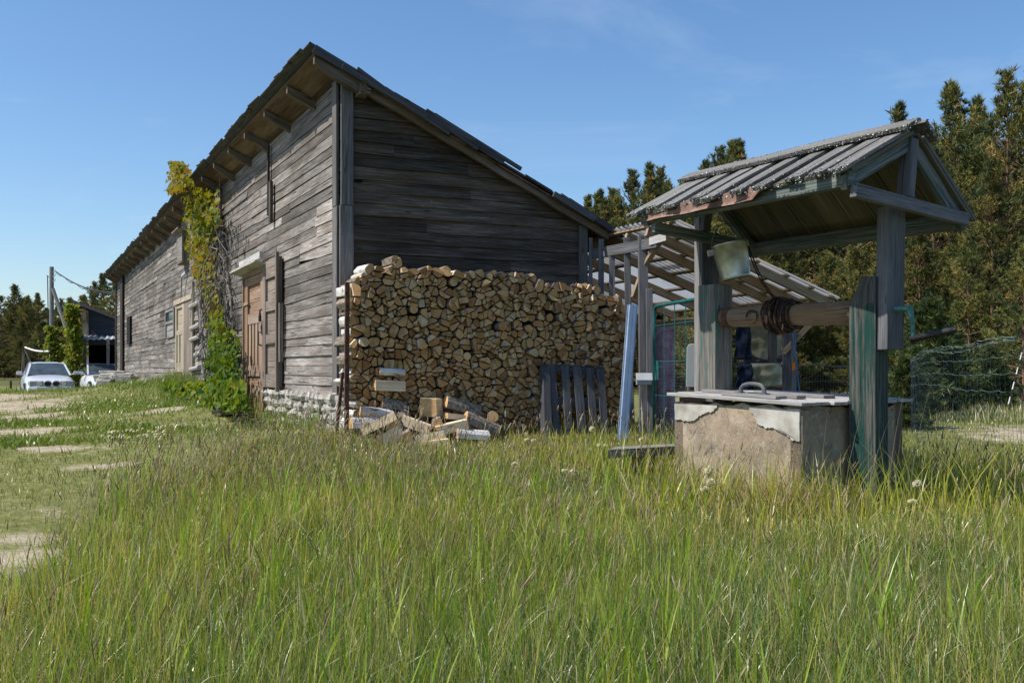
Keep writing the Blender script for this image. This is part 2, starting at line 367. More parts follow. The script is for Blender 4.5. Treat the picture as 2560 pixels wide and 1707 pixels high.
def groundmat():
    g = G('meadow_soil'); v = g.pos(); s = g.attr('sand'); d = g.attr('lawn')
    f = g.noise(v, 2.2, 6, .65); ff = g.noise(v, 26, 4, .7)
    soil = g.ramp(ff, [(.3, (.05, .055, .02)), (.6, (.11, .11, .045)), (.75, (.19, .165, .09))])
    green = g.ramp(g.noise(v, 9, 5, .7), [(.3, (.085, .10, .03)), (.55, (.16, .165, .055)), (.75, (.27, .245, .12))])
    c = g.mix(d, soil, green)
    sand = g.mix(g.ramp(g.noise(v, 5.5, 5, .7), [(.40, 0), (.62, .9)]), g.ramp(ff, [(.3, (.31, .255, .195)), (.7, (.47, .40, .33))]), (.25, .215, .13))
    m = g.ramp(g.ma('ADD', s, g.ma('ADD', g.ma('MULTIPLY', g.ma('SUBTRACT', f, .5), 1.9), g.ma('MULTIPLY', g.ma('SUBTRACT', ff, .5), .9))), [(.34, 0), (.78, 1)])
    c = g.mix(m, c, sand)
    return g.done(g.bsdf(c, .95, spec=.1, bump=g.bump(g.ma('ADD', f, ff), .6, .03)))
M['ground'] = groundmat()
# ================================================================ camera, sky, sun
cam = bpy.data.cameras.new('camera'); cam.lens = 35; cam.sensor_width = 36; cam.clip_end = 3000; cam.clip_start = .05
cam.shift_y = (HY - 853.5) / 2560
co = bpy.data.objects.new('camera', cam); COL.objects.link(co); co.location = CAM; co.rotation_euler = (R(90), 0, 0)
scene.camera = co
SUN_AZ, SUN_EL = R(107), R(54)          # azimuth to the left of the view direction
sdir = Vector((-math.sin(SUN_AZ) * math.cos(SUN_EL), math.cos(SUN_AZ) * math.cos(SUN_EL), math.sin(SUN_EL)))
sl = bpy.data.lights.new('sun', 'SUN'); sl.energy = 5.0; sl.angle = R(.53); sl.color = (1, .945, .86)
so = bpy.data.objects.new('sun', sl); COL.objects.link(so); so.rotation_euler = sdir.to_track_quat('Z', 'Y').to_euler(); so.location = (-30, 20, 40)
w = bpy.data.worlds.new('World'); scene.world = w; w.use_nodes = True
nt = w.node_tree; bg = nt.nodes['Background']
sky = nt.nodes.new('ShaderNodeTexSky'); sky.sky_type = 'NISHITA'; sky.sun_disc = False
sky.sun_elevation = SUN_EL; sky.sun_rotation = -SUN_AZ; sky.air_density = 1.0; sky.dust_density = .9; sky.ozone_density = 3.2; sky.altitude = 50
hs = nt.nodes.new('ShaderNodeHueSaturation'); hs.inputs['Saturation'].default_value = 1.16; nt.links.new(sky.outputs[0], hs.inputs['Color']); tcw = nt.nodes.new('ShaderNodeTexCoord'); mpw = nt.nodes.new('ShaderNodeMapping'); mpw.inputs['Scale'].default_value = (2.2, 5, 9); mpw.inputs['Rotation'].default_value = (0, 0, .5); nt.links.new(tcw.outputs['Generated'], mpw.inputs['Vector'])
nzw = nt.nodes.new('ShaderNodeTexNoise'); nzw.inputs['Scale'].default_value = 1.3; nzw.inputs['Detail'].default_value = 7; nzw.inputs['Roughness'].default_value = .62; nzw.inputs['Distortion'].default_value = .8; nt.links.new(mpw.outputs[0], nzw.inputs['Vector'])
rpw = nt.nodes.new('ShaderNodeValToRGB'); rpw.color_ramp.elements[0].position = .52; rpw.color_ramp.elements[1].position = .82; rpw.color_ramp.elements[1].color = (.16, .16, .16, 1); nt.links.new(nzw.outputs[0], rpw.inputs[0])
mxw = nt.nodes.new('ShaderNodeMix'); mxw.data_type = 'RGBA'; nt.links.new(rpw.outputs[0], mxw.inputs[0]); nt.links.new(hs.outputs[0], mxw.inputs[6]); mxw.inputs[7].default_value = (5.5, 6, 6.6, 1)   # faint wisps of high cloud
nt.links.new(mxw.outputs[2], bg.inputs[0]); bg.inputs[1].default_value = .13
vs = scene.view_settings; vs.view_transform = 'Standard'; vs.look = 'None'; vs.exposure = .34; vs.gamma = 1
scene.cycles.max_bounces = 8; scene.cycles.transparent_max_bounces = 12; scene.cycles.sample_clamp_indirect = 6
scene.cycles.caustics_reflective = False; scene.cycles.caustics_refractive = False

# ================================================================ ground
# sandy patches: (px, py, half width px -> metres) placed where the photograph shows bare ground
SAND = []
for (px, py, rx, ry) in [(-60, 1000, 2.8, 2.6), (30, 1018, .8, 1.0), (10, 1045, 1.0, .9), (100, 1075, .5, .42), (20, 1080, .6, .4), (160, 1120, .36, .2), (238, 1166, .26, .2), (410, 1026, .45, .5), (450, 1062, .26, .2),
                         (10, 1400, .15, .2), (60, 1345, .14, .16), (-60, 1420, .25, .3)]:
    x, y = ground_px(px, py); SAND.append((x, y, rx, ry))
for (px, py, rx, ry) in [(2530, 1099, .5, .9), (2640, 1092, 1.0, 1.5), (2740, 1085, 1.6, 2)]:
    x, y = ground_px(px, py); SAND.append((x, y, rx, ry))
def sand_np(x, y):
    m = np.zeros_like(x)
    for (a, b, rx, ry) in SAND:
        d = ((x - a) / rx) ** 2 + ((y - b) / ry) ** 2
        d = d * (1 + .55 * np.sin(x * 5.1 + y * 3.3) * np.sin(y * 4.7 - x * 2.9) + .35 * np.sin(x * 13.3 + 1) * np.sin(y * 10.7)) * .8
        m = np.maximum(m, 1.0 / (1 + d ** 1.4))
    return m
# boundary of the tall meadow on the left: polyline of x against y
_by = [0, 3, 4.5, 6, 7.2, 8.6, 9.6, 10.4, 12, 60]; _bx = [-2.6, -2.5, -2.45, -2.55, -2.9, -2.75, -2.35, -1.9, -1.4, -1.2]
def tall_np(x, y): return x - np.interp(y, _by, _bx)
def lin(a, b, n): return list(np.linspace(a, b, n, endpoint=False))
gx = sorted(lin(-700, -100, 12) + lin(-100, -24, 20) + lin(-24, -10, 56) + lin(-10, 10, 160) + lin(10, 30, 40) + lin(30, 120, 22) + lin(120, 701, 10))
gy = sorted(lin(-60, 0, 12) + lin(0, 16, 130) + lin(16, 40, 80) + lin(40, 120, 36) + lin(120, 900, 14))
X, Y = np.meshgrid(np.array(gx), np.array(gy)); Z = gz_np(X, Y)
nx, ny = len(gx), len(gy)
idx = np.arange(nx * ny).reshape(ny, nx)
faces = np.stack([idx[:-1, :-1], idx[:-1, 1:], idx[1:, 1:], idx[1:, :-1]], -1).reshape(-1, 4)
me = bpy.data.meshes.new('ground'); me.from_pydata(np.stack([X, Y, Z], -1).reshape(-1, 3).tolist(), [], faces.tolist())
a1 = me.attributes.new('sand', 'FLOAT', 'POINT'); a1.data.foreach_set('value', np.maximum(sand_np(X, Y), np.where((tall_np(X, Y) < .2) & (Y > 4) & (Y < 40) & (X > -30) & (X < 2), .17, 0)).ravel().astype(np.float32))
tl = tall_np(X, Y); lawn = np.clip((-tl + .2) * 2, 0, 1); lawn = np.maximum(lawn, np.clip((Y - 12.5) / 2, 0, 1)); lawn = np.where((Y > 62) | (X < -60), .15, lawn)
a2 = me.attributes.new('lawn', 'FLOAT', 'POINT'); a2.data.foreach_set('value', lawn.ravel().astype(np.float32))
me.materials.append(M['ground']); me.polygons.foreach_set('use_smooth', np.ones(len(faces), dtype=bool))
go = bpy.data.objects.new('ground', me); COL.objects.link(go); tag(go, 'grassy yard ground with bare sandy patches around the barn and well', 'ground', kind='structure')

# ================================================================ the long barn
A = Vector((-1230 / F, 1, 0)).normalized(); B = Vector((A.y, -A.x, 0)); UP = Vector((0, 0, 1))
C0 = Vector(((855 - HX) / F * 10.7, 10.7, 0))
def BW(a, b, z): return C0 + A * a + B * b + UP * z
LEN, WID, SL = 27.9, 3.02, .456
def wall_px(px, py):
    p = ray_plane(px, py, C0, B); return ((p - C0).dot(A), p.z)
def gable_px(px, py, off=0):
    p = ray_plane(px, py, C0 - A * off, A); return ((p - C0).dot(B), p.z)
ZT = 4.235; ZB = .80
barn = empty('barn', BW(0, 0, .5), 'long weathered grey plank barn with a lean-to roof and two old doors', 'barn')
def soffit_z(b): return ZT - SL * b

# openings on the long wall (a0, a1, z0, z1) where the siding is cut away
def rect_px(x0, x1, y0, y1):
    a0, _ = wall_px(x1, 900); a1, _ = wall_px(x0, 900); am = wall_px((x0 + x1) / 2, y0); bm = wall_px((x0 + x1) / 2, y1)
    return [a0, a1, bm[1], am[1]]
near_door = rect_px(620, 669, 688, 1012); near_door[2] = .52
far_door = rect_px(444, 470, 760, 956); far_door[2] = .78
OPEN = [near_door, far_door]
wl = MB()
row = 0; z = ZB; H = .114
while z < ZT - .01:
    z1 = min(z + H * U_(.9, 1.1), ZT); a = -0.0
    while a < LEN:
        l = U_(2.0, 5.5); e = min(a + l, LEN)
        if a == 0 and 2.30 < z < 2.95: e = U_(.98, 1.06) if z > 2.62 else U_(1.72, 1.80)
        if LEN - e < .6: e = LEN
        segs = [(a, e)]
        for (o0, o1, oz0, oz1) in OPEN:
            if z1 > oz0 and z < oz1:
                n = []
                for (s0, s1) in segs:
                    if s1 <= o0 or s0 >= o1: n.append((s0, s1))
                    else:
                        if s0 < o0: n.append((s0, o0))
                        if s1 > o1: n.append((o1, s1))
                segs = n
        for (s0, s1) in segs:
            if s1 - s0 < .03: continue
            t = U_(.12, .78)
            if z < 1.35: t += .25
            if s0 < .1 and 2.30 < z < 2.95: t = U_(1.15, 1.45)
            k = max(2, int((s1 - s0) / .7) + 1)
            warp = U_(.0, .006); ph = U_(0, 6); j0 = random.gauss(0, .011); j1 = random.gauss(0, .011); off = U_(.0, .004) if U_(0, 1) < .85 else U_(.008, .018)
            broken = U_(0, 1) < .10
            vs = []; uvs = []; ou = U_(0, 40); ov = U_(0, 40)
            for i in range(k):
                f = i / (k - 1); aa = s0 + .003 + (s1 - s0 - .006) * f
                zz = z + j0 * (1 - f) + j1 * f + warp * math.sin(f * 5 + ph) * .6
                if broken and i == k - 1: zz += U_(.02, .05)
                bo = .0105 + off + abs(warp * math.sin(f * 7 + ph)); to = .006
                vs += [BW(aa, 0, zz) - B * bo, BW(aa, 0, z1 + .008 + j0 * (1 - f) + j1 * f) - B * to, BW(aa, 0, zz) + B * .01]
                uvs += [(aa - s0 + ou, ov), (aa - s0 + ou, ov + (z1 - z)), (aa - s0 + ou, ov - .02)]
            fs = []
            for i in range(k - 1):
                q = i * 3
                fs += [[q, q + 1, q + 4, q + 3], [q + 2, q, q + 3, q + 5]]
            fs += [[0, 2, 1], [(k - 1) * 3, (k - 1) * 3 + 1, (k - 1) * 3 + 2]]
            wl.add(vs, fs, uvs, t)
        a = e
    z = z1
# added dark sheet behind the boards: blocks light, puts shade into the gaps
for (a0, a1) in ((0.0, near_door[0]), (near_door[1], far_door[0]), (far_door[1], LEN)):
    wl.add([BW(a0, .03, .3), BW(a1, .03, .3), BW(a1, .03, ZT), BW(a0, .03, ZT)], [[0, 1, 2, 3]], tint=.0, mi=1)
for o in OPEN: wl.add([BW(o[0], .03, o[3]), BW(o[1], .03, o[3]), BW(o[1], .03, ZT), BW(o[0], .03, ZT)], [[0, 1, 2, 3]], tint=0, mi=1)
wl.build('long_wall', [M['wall_sun'], M['wall_dark']], barn)['label'] = 'sunlit long wall of grey lapped boards'

# gable wall and the two unseen walls
def gable(a, sgn, name, mat):
    g = MB(); z = .3; H = .132
    while z < ZT:
        z1 = min(z + H * U_(.92, 1.08), ZT)
        bm0 = min(WID, max(0, (ZT - z) / SL)); bm1 = min(WID, max(0, (ZT - z1) / SL))
        cuts = [0.0]
        if bm0 > 1.2 and U_(0, 1) < .6: cuts.append(U_(.5, bm0 - .4))
        cuts.append(bm0)
        for c0, c1 in zip(cuts[:-1], cuts[1:]):
            e1 = min(c1, bm1) if c1 == bm0 else c1
            if c1 == bm0: e1 = bm1
            e1 = max(e1, c0 + .01)
            t = U_(.15, .8); k = 5; vs = []; uvs = []; ou, ov = U_(0, 40), U_(0, 40)
            w1 = U_(0, .012); ph = U_(0, 6); dz = U_(-.006, .006)
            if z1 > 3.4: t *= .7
            off = U_(0, .008)
            for i in range(k):
                f = i / (k - 1); b0 = c0 + (c1 - c0) * f; b1 = c0 + (e1 - c0) * f
                o = .022 + off + w1 * math.sin(f * 6 + ph)
                vs += [BW(a, b0, z + dz + .004 * math.sin(f * 4 + ph)) - A * o * sgn, BW(a, b1, z1 + .012) - A * .006 * sgn, BW(a, b0, z + dz) + A * .01 * sgn]
                uvs += [(b0 + ou, ov), (b1 + ou, ov + .13), (b0 + ou, ov - .02)]
            fs = []
            for i in range(k - 1):
                q = i * 3; fs += [[q, q + 3, q + 4, q + 1], [q + 2, q + 5, q + 3, q]]
            g.add(vs, fs, uvs, t)
        z = z1
    g.add([BW(a, 0, .2) + A * .03 * sgn, BW(a, WID, .2) + A * .03 * sgn, BW(a, WID, ZT - SL * WID) + A * .03 * sgn, BW(a, 0, ZT) + A * .03 * sgn], [[0, 1, 2, 3]], tint=0)  # added dark backing, blocks light between the boards
    # knot hole
    if sgn > 0:
        kb, kz = gable_px(895, 453)
        g.box(BW(a, kb, kz) - A * .026, B * .085, A * .006, UP * .032, tint=-.6)
    return g.build(name, mat, barn)
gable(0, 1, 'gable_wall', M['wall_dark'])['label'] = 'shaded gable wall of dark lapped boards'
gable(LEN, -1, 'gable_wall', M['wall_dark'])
bk = MB(); z = .2
zt = ZT - SL * WID
while z < zt:
    a = 0
    while a < LEN:
        e = min(LEN, a + U_(3, 5)); bk.board(BW(a, WID + .012, z + .07), BW(e, WID + .012, z + .07), UP * .145, B * .022); a = e
    z += .14
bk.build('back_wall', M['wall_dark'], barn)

# corner boards
ct = MB()
ct.board(BW(.09, -.045, .86), BW(.09, -.045, 2.86), A * .17, B * .03, tint=.62); ct.board(BW(.09, -.047, 2.865), BW(.09, -.047, ZT - .02), A * .155, B * .03, tint=.35)
ct.board(BW(-.05, .035, .86), BW(-.05, .035, 2.86), B * .15, A * .03, tint=.85); ct.board(BW(-.05, .04, 2.865), BW(-.05, .04, ZT - .04), B * .135, A * .03, tint=.55)
ct.build('corner_trim', M['trim'], barn, bevel=.004)
ct = MB(); ct.board(BW(-.045, WID - .05, .5), BW(-.045, WID - .05, ZT - SL * WID - .02), B * .11, A * .03, tint=.2); ct.build('corner_trim', M['trim'], barn)
ct = MB(); a0, _ = wall_px(309.5, 800); ct.board(BW(a0, -.06, .55), BW(a0, -.06, ZT - .05), A * .85, B * .05, tint=.0); ct.build('wall_post', M['wall_dark'], barn)
ct = MB(); ct.board(BW(LEN - .3, -.05, .5), BW(LEN - .3, -.05, ZT - .05), A * .25, B * .03, tint=.1)
ct.build('wall_post', M['wall_dark'], barn)

# rafters with wavy tails, soffit boards, roofing
OV = .36; k = 0
a = -.13
while a < LEN + .3:
    r = MB(); path = []; tap = []
    wv = U_(.008, .022); ph = U_(0, 6)
    for i in range(9):
        b = -OV + .02 + (.55) * i / 8
        path.append(BW(a + .006 * math.sin(i + ph), b, soffit_z(b) - .055 + wv * math.sin(i * 1.15 + ph))); tap.append(.62 + .38 * min(1, i / 5))
    r.beam(path, A * U_(.085, .105), UP * .13, taper=tap, tint=U_(.2, .7)); r.build('rafter', M['rafter'], barn, smooth=False)
    a += 1.2 * U_(.96, 1.04)
    if a < 0.5: a = 1.1
# verge rafter along the gable
vr = MB(); path = []; 
for i in range(16):
    b = -OV + .06 + (WID + .55) * i / 15; path.append(BW(-.115, b, soffit_z(b) - .03 + .008 * math.sin(i * 1.9)))
vr.beam(path, A * .05, UP * .075, tint=.75); vr.build('verge_rafter', M['rafter'], barn)
vr = MB(); zb = gable_px(871, 228)[1]
vr.beam([BW(-.03, .19, zb), BW(-.12, .19, zb), BW(-.20, .185, zb - .01)], B * .12, UP * .15, taper=[1, 1, .8], tint=.5)
for i in range(9): vr.beam([BW(-.17, .14 + U_(0, .1), zb + U_(-.07, .07)), BW(-.20 - U_(.01, .06), .14 + U_(0, .1), zb + U_(-.08, .08))], B * .012, UP * .015, tint=U_(.3, 1))
vr.build('broken_beam_end', M['rafter'], barn)
sf = MB(); b = -OV
n = UP + B * SL; n.normalize(); dn = (B - UP * SL).normalized()
while b < WID + OV:
    wd = U_(.13, .19); a = -.17
    while a < LEN + .25:
        e = min(a + U_(2.5, 5), LEN + .25)
        bo = max(b, -OV + U_(0, .02)) + wd / 2
        sf.board(BW(a, bo, soffit_z(bo) + .02), BW(e - .004, bo, soffit_z(bo) + .02 + U_(-.004, .004)), dn * wd * 1.08, n * .022, tint=U_(.1, .9)); a = e
    b += wd
sf.build('roof_boards', M['soffit'], barn)['label'] = 'brown soffit boards under the roof overhang'
rf = MB()
b = -OV - .03
while b < WID + OV + .05:
    wd = U_(.28, .42); a = -.20 + U_(-.03, .03)
    while a < LEN + .25:
        e = min(a + U_(1.6, 4.5), LEN + .3)
        bo = b + wd / 2; lift = .058 + U_(0, .018)
        rf.beam([BW(a, bo, soffit_z(bo) + lift), BW((a + e) / 2, bo, soffit_z(bo) + lift + U_(-.006, .006)), BW(e + .02, bo, soffit_z(bo) + lift)], dn * (wd * 1.22), n * U_(.018, .03), tint=U_(.1, .9)); a = e
    b += wd
# ragged eave edge: strips of felt and board ends along the high edge
a = -.2
while a < LEN + .2:
    l = U_(.25, 1.1); d = U_(0, .045); bo = -OV - .035 - d / 2
    rf.beam([BW(a, bo + .05, soffit_z(bo) + .05 + U_(-.005, .01)), BW(a + l, bo + .05 + U_(-.015, .015), soffit_z(bo) + .05 + U_(-.015, .02))], dn * (.13 + d), n * U_(.012, .035), tint=U_(0, 1)); a += l * U_(.7, 1.0)
for i in range(40):
    a = U_(0, LEN); l = U_(.15, .6); rf.beam([BW(a, -OV - .06, soffit_z(-OV) + .09), BW(a + l, -OV - .05, soffit_z(-OV) + .09 + U_(0, .05))], dn * .06, n * .02, tint=U_(0, 1.2))
# layered verge boards facing the gable side
for i in range(14):
    b0 = -OV + U_(0, WID + .1); l = U_(.5, 1.3); b1 = min(b0 + l, WID + OV)
    rf.beam([BW(-.215 - U_(0, .02), b0, soffit_z(b0) + .04 + U_(-.02, .07)), BW(-.215 - U_(0, .02), b1, soffit_z(b1) + .04 + U_(-.02, .07))], A * .03, n * U_(.03, .075), tint=U_(.1, 1))
rf.beam([BW(-.2, -OV, soffit_z(-OV) + .045), BW(-.2, .9, soffit_z(.9) + .05)], A * .035, n * .085, tint=.6)
rf.build('roof', M['roofing'], barn)['label'] = 'dark ragged lean-to roof covering'

# limewashed stone footing
st = MB()
for rowi in range(4):
    a = -.25 if rowi < 2 else -.1
    while a < LEN:
        l = U_(.12, .34); h = U_(.10, .14); zc = .44 + rowi * .115
        if not (near_door[0] - .15 < a < near_door[1] + .05):
            c = BW(a + l / 2, .02 + U_(-.03, .02), zc + U_(-.015, .015)); seg = []
            dirs = []
            for iu in range(5):
                for iv in range(8):
                    th = -math.pi / 2 + math.pi * iu / 4; phn = 2 * math.pi * iv / 8
                    q = Vector((math.cos(th) * math.cos(phn), math.cos(th) * math.sin(phn), math.sin(th)))
                    q = Vector([math.copysign(abs(x) ** .72, x) for x in q]) * U_(.82, 1.12)
                    seg.append(c + A * q.x * l * .52 + B * q.y * .10 + UP * q.z * h * .55)
            fs = [[i * 8 + j, i * 8 + (j + 1) % 8, i * 8 + 8 + (j + 1) % 8, i * 8 + 8 + j] for i in range(4) for j in range(8)]
            st.add(seg, fs, tint=U_(.2, .9))
        a += l * .98 if a < 9 else l * 2.2
st.add([BW(-.02, .06, .1), BW(LEN, .06, .1), BW(LEN, .06, .84), BW(-.02, .06, .84)], [[0, 1, 2, 3]], tint=.1)
st.add([BW(.06, 0, .1), BW(.06, WID, .1), BW(.06, WID, .84), BW(.06, 0, .84)], [[0, 1, 2, 3]], tint=.1)
st.build('stone_footing', M['stone'], barn, smooth=False)

# -------- near double door: closed panelled leaf, opened leaf flat on the wall
def panel_leaf(name, a0, a1, z0, z1, off, mats, fields, label, tints=(.6, .45, .5)):
    """framed leaf; fields = list of (z fraction 0..1 bottom, top, number of vertical laths)."""
    d = MB(); w = a1 - a0; sw = .16 * w
    bo = -off
    d.board(BW(a0 + sw / 2, bo, z0), BW(a0 + sw / 2, bo, z1), A * sw, B * .045, tint=tints[0]); d.board(BW(a1 - sw / 2, bo, z0), BW(a1 - sw / 2, bo, z1), A * sw, B * .045, tint=tints[0] - .1)
    h = z1 - z0; prev = z0
    for (f0, f1, n) in fields:
        zz0, zz1 = z0 + f0 * h, z0 + f1 * h
        if zz0 - prev > .02: d.board(BW(a0 + sw, bo + .004, (prev + zz0) / 2), BW(a1 - sw, bo + .004, (prev + zz0) / 2), UP * (zz0 - prev), B * .042, tint=tints[1] + U_(-.1, .15))
        if n == 0:
            q = zz0
            while q < zz1 - .001:
                qq = min(zz1, q + U_(.14, .2)); d.board(BW(a0 + sw, bo + .018, (q + qq) / 2), BW(a1 - sw, bo + .018, (q + qq) / 2), UP * (qq - q - .004), B * .016, tint=tints[2] + U_(-.15, .2)); q = qq
        else:
            ww = (a1 - a0 - 2 * sw); d.board(BW(a0 + sw, bo + .024, (zz0 + zz1) / 2), BW(a1 - sw, bo + .024, (zz0 + zz1) / 2), UP * (zz1 - zz0), B * .01, tint=tints[2])
            for i in range(n):
                aa = a0 + sw + ww * (i + .5) / n; d.board(BW(aa, bo + .006, zz0), BW(aa, bo + .006, zz1), A * ww / n * .62, B * .03, tint=tints[2] + U_(0, .3))
        prev = zz1
    d.board(BW(a0 + sw, bo + .004, (prev + z1) / 2), BW(a1 - sw, bo + .004, (prev + z1) / 2), UP * (z1 - prev), B * .042, tint=tints[1])
    o = d.build(name, mats, barn, bevel=.004); o['label'] = label
    return o
a0, a1, z0, z1 = near_door
fr = MB(); fr.board(BW(a1 + .03, -.035, z0), BW(a1 + .03, -.035, z1 + .05), A * .06, B * .08, tint=.5); fr.board(BW(a0 - .02, -.03, z0), BW(a0 - .02, -.03, z1 + .05), A * .06, B * .08, tint=.1); fr.board(BW(a0 - .05, -.03, z1 + .03), BW(a1 + .06, -.03, z1 + .03), UP * .07, B * .085, tint=.3)
fr.build('door_frame', M['door_brown'], barn)
d1 = panel_leaf('door', a0 + .02, a1 - .005, z0, z1, .03, M['door_brown'], [(.09, .25, 0), (.33, .64, 4), (.72, .93, 0)], 'closed brown panelled door leaf with a padlock')
hg = MB()
for zz in (.70, .30):
    zc = z0 + (z1 - z0) * (.80 if zz > .5 else .285); hg.beam([BW(a1 + .02, -.062, zc), BW(a1 - .2, -.062, zc + .01), BW(a1 - .3, -.06, zc + .005)], UP * .05, B * .012, taper=[1, 1, .5], tint=.5)
hg.build('strap_hinge', M['rafter_warm'], d1)
lk = MB(); zc = z0 + (z1 - z0) * .70
lk.tube([BW(a0 + .06, -.07, zc + .06), BW(a0 + .03, -.1, zc + .03), BW(a0 + .05, -.1, zc - .03), BW(a0 + .08, -.08, zc)], .012, 6); lk.box(BW(a0 + .06, -.095, zc - .07), A * .07, B * .03, UP * .09)
lk.tube([BW(a0 + .10, -.06, zc - .27), BW(a0 + .10, -.11, zc - .25), BW(a0 + .10, -.11, zc - .43), BW(a0 + .10, -.06, zc - .45)], .012, 6); lk.tube([BW(a0 + .02, -.06, zc - .1), BW(a0 + .03, -.08, zc - .2), BW(a0 + .01, -.07, zc - .3)], .014, 6)
lk.build('padlock', M['black'], d1)
la, lb = wall_px(712, 900)[0], wall_px(671, 900)[0]
zA = wall_px(690, 650)[1]; zBm = wall_px(690, 968)[1]
panel_leaf('door', la, lb, zBm, zA, .055, M['door_grey'], [(.10, .34, 0), (.42, .60, 0), (.68, .86, 0)], 'greyed door leaf folded open flat against the wall', (.35, .5, .55))
sp = MB(); aa = wall_px(712, 900)[0]; sp.board(BW(aa, -.10, zBm - .05), BW(aa, -.10, zA + .05), A * .06, B * .04, tint=.15); sp.board(BW(aa - .08, -.07, wall_px(713, 905)[1]), BW(aa - .08, -.07, wall_px(713, 758)[1]), A * .05, B * .05, tint=.6)
sp.build('door_post', M['door_grey'], barn)
aw = MB(); x0, x1 = wall_px(676, 900)[0] - .03, wall_px(610, 900)[0]
zc = wall_px(645, 668)[1]
aw.beam([BW(x0, -.12, zc - .02), BW(x1, -.12, zc - .03)], UP * .022, B * .2 - UP * .05, tint=.9)
aw.beam([BW(x0 + .1, -.11, zc + .10), BW(x1 - .25, -.10, zc + .09)], UP * .09, B * .05, tint=1.0); aw.build('door_canopy', M['lidwood'], barn)
# -------- far door, its open gap, window, rungs, small fittings
a0, a1, z0, z1 = far_door
panel_leaf('door', a0 + .25, a1, z0, z1, .03, M['door_pale'], [(.06, .16, 0), (.27, .62, 2), (.68, .95, 0)], 'pale yellowish far door leaf with two laths')
dd = MB(); f0 = wall_px(487, 900)[0]; dd.board(BW((f0 + a0 + .25) / 2, -.035, z0), BW((f0 + a0 + .25) / 2, -.035, z1 + .02), A * (a0 + .25 - f0), B * .03, tint=.25)
dd.build('door', M['door_grey'], barn)['label'] = 'grey plank leaf beside the pale far door'
fr = MB(); fr.board(BW(f0, -.06, z1 + .06), BW(a1 + .1, -.06, z1 + .06), UP * .1, B * .03, tint=.6); fr.board(BW(f0 - .03, -.04, z0), BW(f0 - .03, -.04, z1 + .35), A * .05, B * .04, tint=.1)
fr.build('door_frame', M['door_pale'], barn)
w0, w1 = wall_px(442, 900)[0], wall_px(421, 900)[0]; zt_, zb_ = wall_px(431, 776)[1], wall_px(431, 842)[1]
wf = MB(); zm = wall_px(431, 806)[1]
for aa in (w0, w1): wf.board(BW(aa, -.05, zb_), BW(aa, -.05, zt_), A * .12, B * .05, tint=.25)
for zz in (zt_, zm): wf.board(BW(w0, -.05, zz), BW(w1, -.05, zz), UP * .06, B * .05, tint=.5)
zz = zm - .08
while zz > zb_: wf.board(BW(w0, -.03, zz), BW(w1, -.03, zz + U_(-.03, .03)), UP * .15, B * .03, tint=U_(.6, 1)); zz -= .17
wfo = wf.build('window', M['greywood'], barn)
gl = MB(); gl.add([BW(w0, -.034, zm), BW(w1, -.034, zm), BW(w1, -.034, zt_), BW(w0, -.034, zt_)], [[0, 1, 2, 3]]); gl.build('pane', M['carglass'], wfo)
for (px, py, wpx) in [(497, 760, 30), (496, 816, 24), (496, 845, 24), (504, 884, 18), (494, 921, 22)]:
    rg = MB(); aa, zz = wall_px(px, py); ll = wall_px(px - wpx / 2, py)[0] - wall_px(px + wpx / 2, py)[0]
    rg.tube([BW(aa - ll / 2, -.05, zz + .02), BW(aa + ll / 2, -.05, zz - .02)], [.048, .044], 8, tint=.6); rg.build('rung', M['lidwood'], barn)
sm = MB(); aa, _ = wall_px(327, 800); sm.box(BW(aa, -.04, (wall_px(327, 792)[1] + wall_px(327, 860)[1]) / 2), A * 1.0, B * .07, UP * (wall_px(327, 792)[1] - wall_px(327, 860)[1]), tint=-.2); sm.build('slit_window', M['wall_dark'], barn)  # slit window, its dark opening drawn as a near-black box
hb = MB(); aa, zz = wall_px(468, 622); hb.box(BW(aa, -.08, zz), A * .75, B * .15, UP * .62, tint=.5); hb.beam([BW(aa - .45, -.12, zz + .34), BW(aa + .5, -.12, zz + .34)], B * .26 - UP * .05, UP * .03, tint=.9); hb.build('vent_box', M['wall_sun'], barn)
vb = MB(); aa, zt1 = wall_px(680, 365); _, zb1 = wall_px(680, 540); vb.board(BW(aa, -.05, zb1), BW(aa, -.05, zt1), A * .05, B * .03, tint=.1)
aa, zt1 = wall_px(688, 455); _, zb1 = wall_px(688, 556); vb.board(BW(aa, -.06, zb1), BW(aa, -.06, zt1), A * .10, B * .04, tint=.3); vb.build('wall_batten', M['wall_dark'], barn)
br = MB(); aa, zz = wall_px(466, 715); br.beam([BW(aa + .35, -.06, zz - .28), BW(aa - .05, -.10, zz + .2), BW(aa - .25, -.05, zz + .26)], UP * .06, B * .03, tint=.4); br.build('bracket_strap', M['greymetal'], barn)
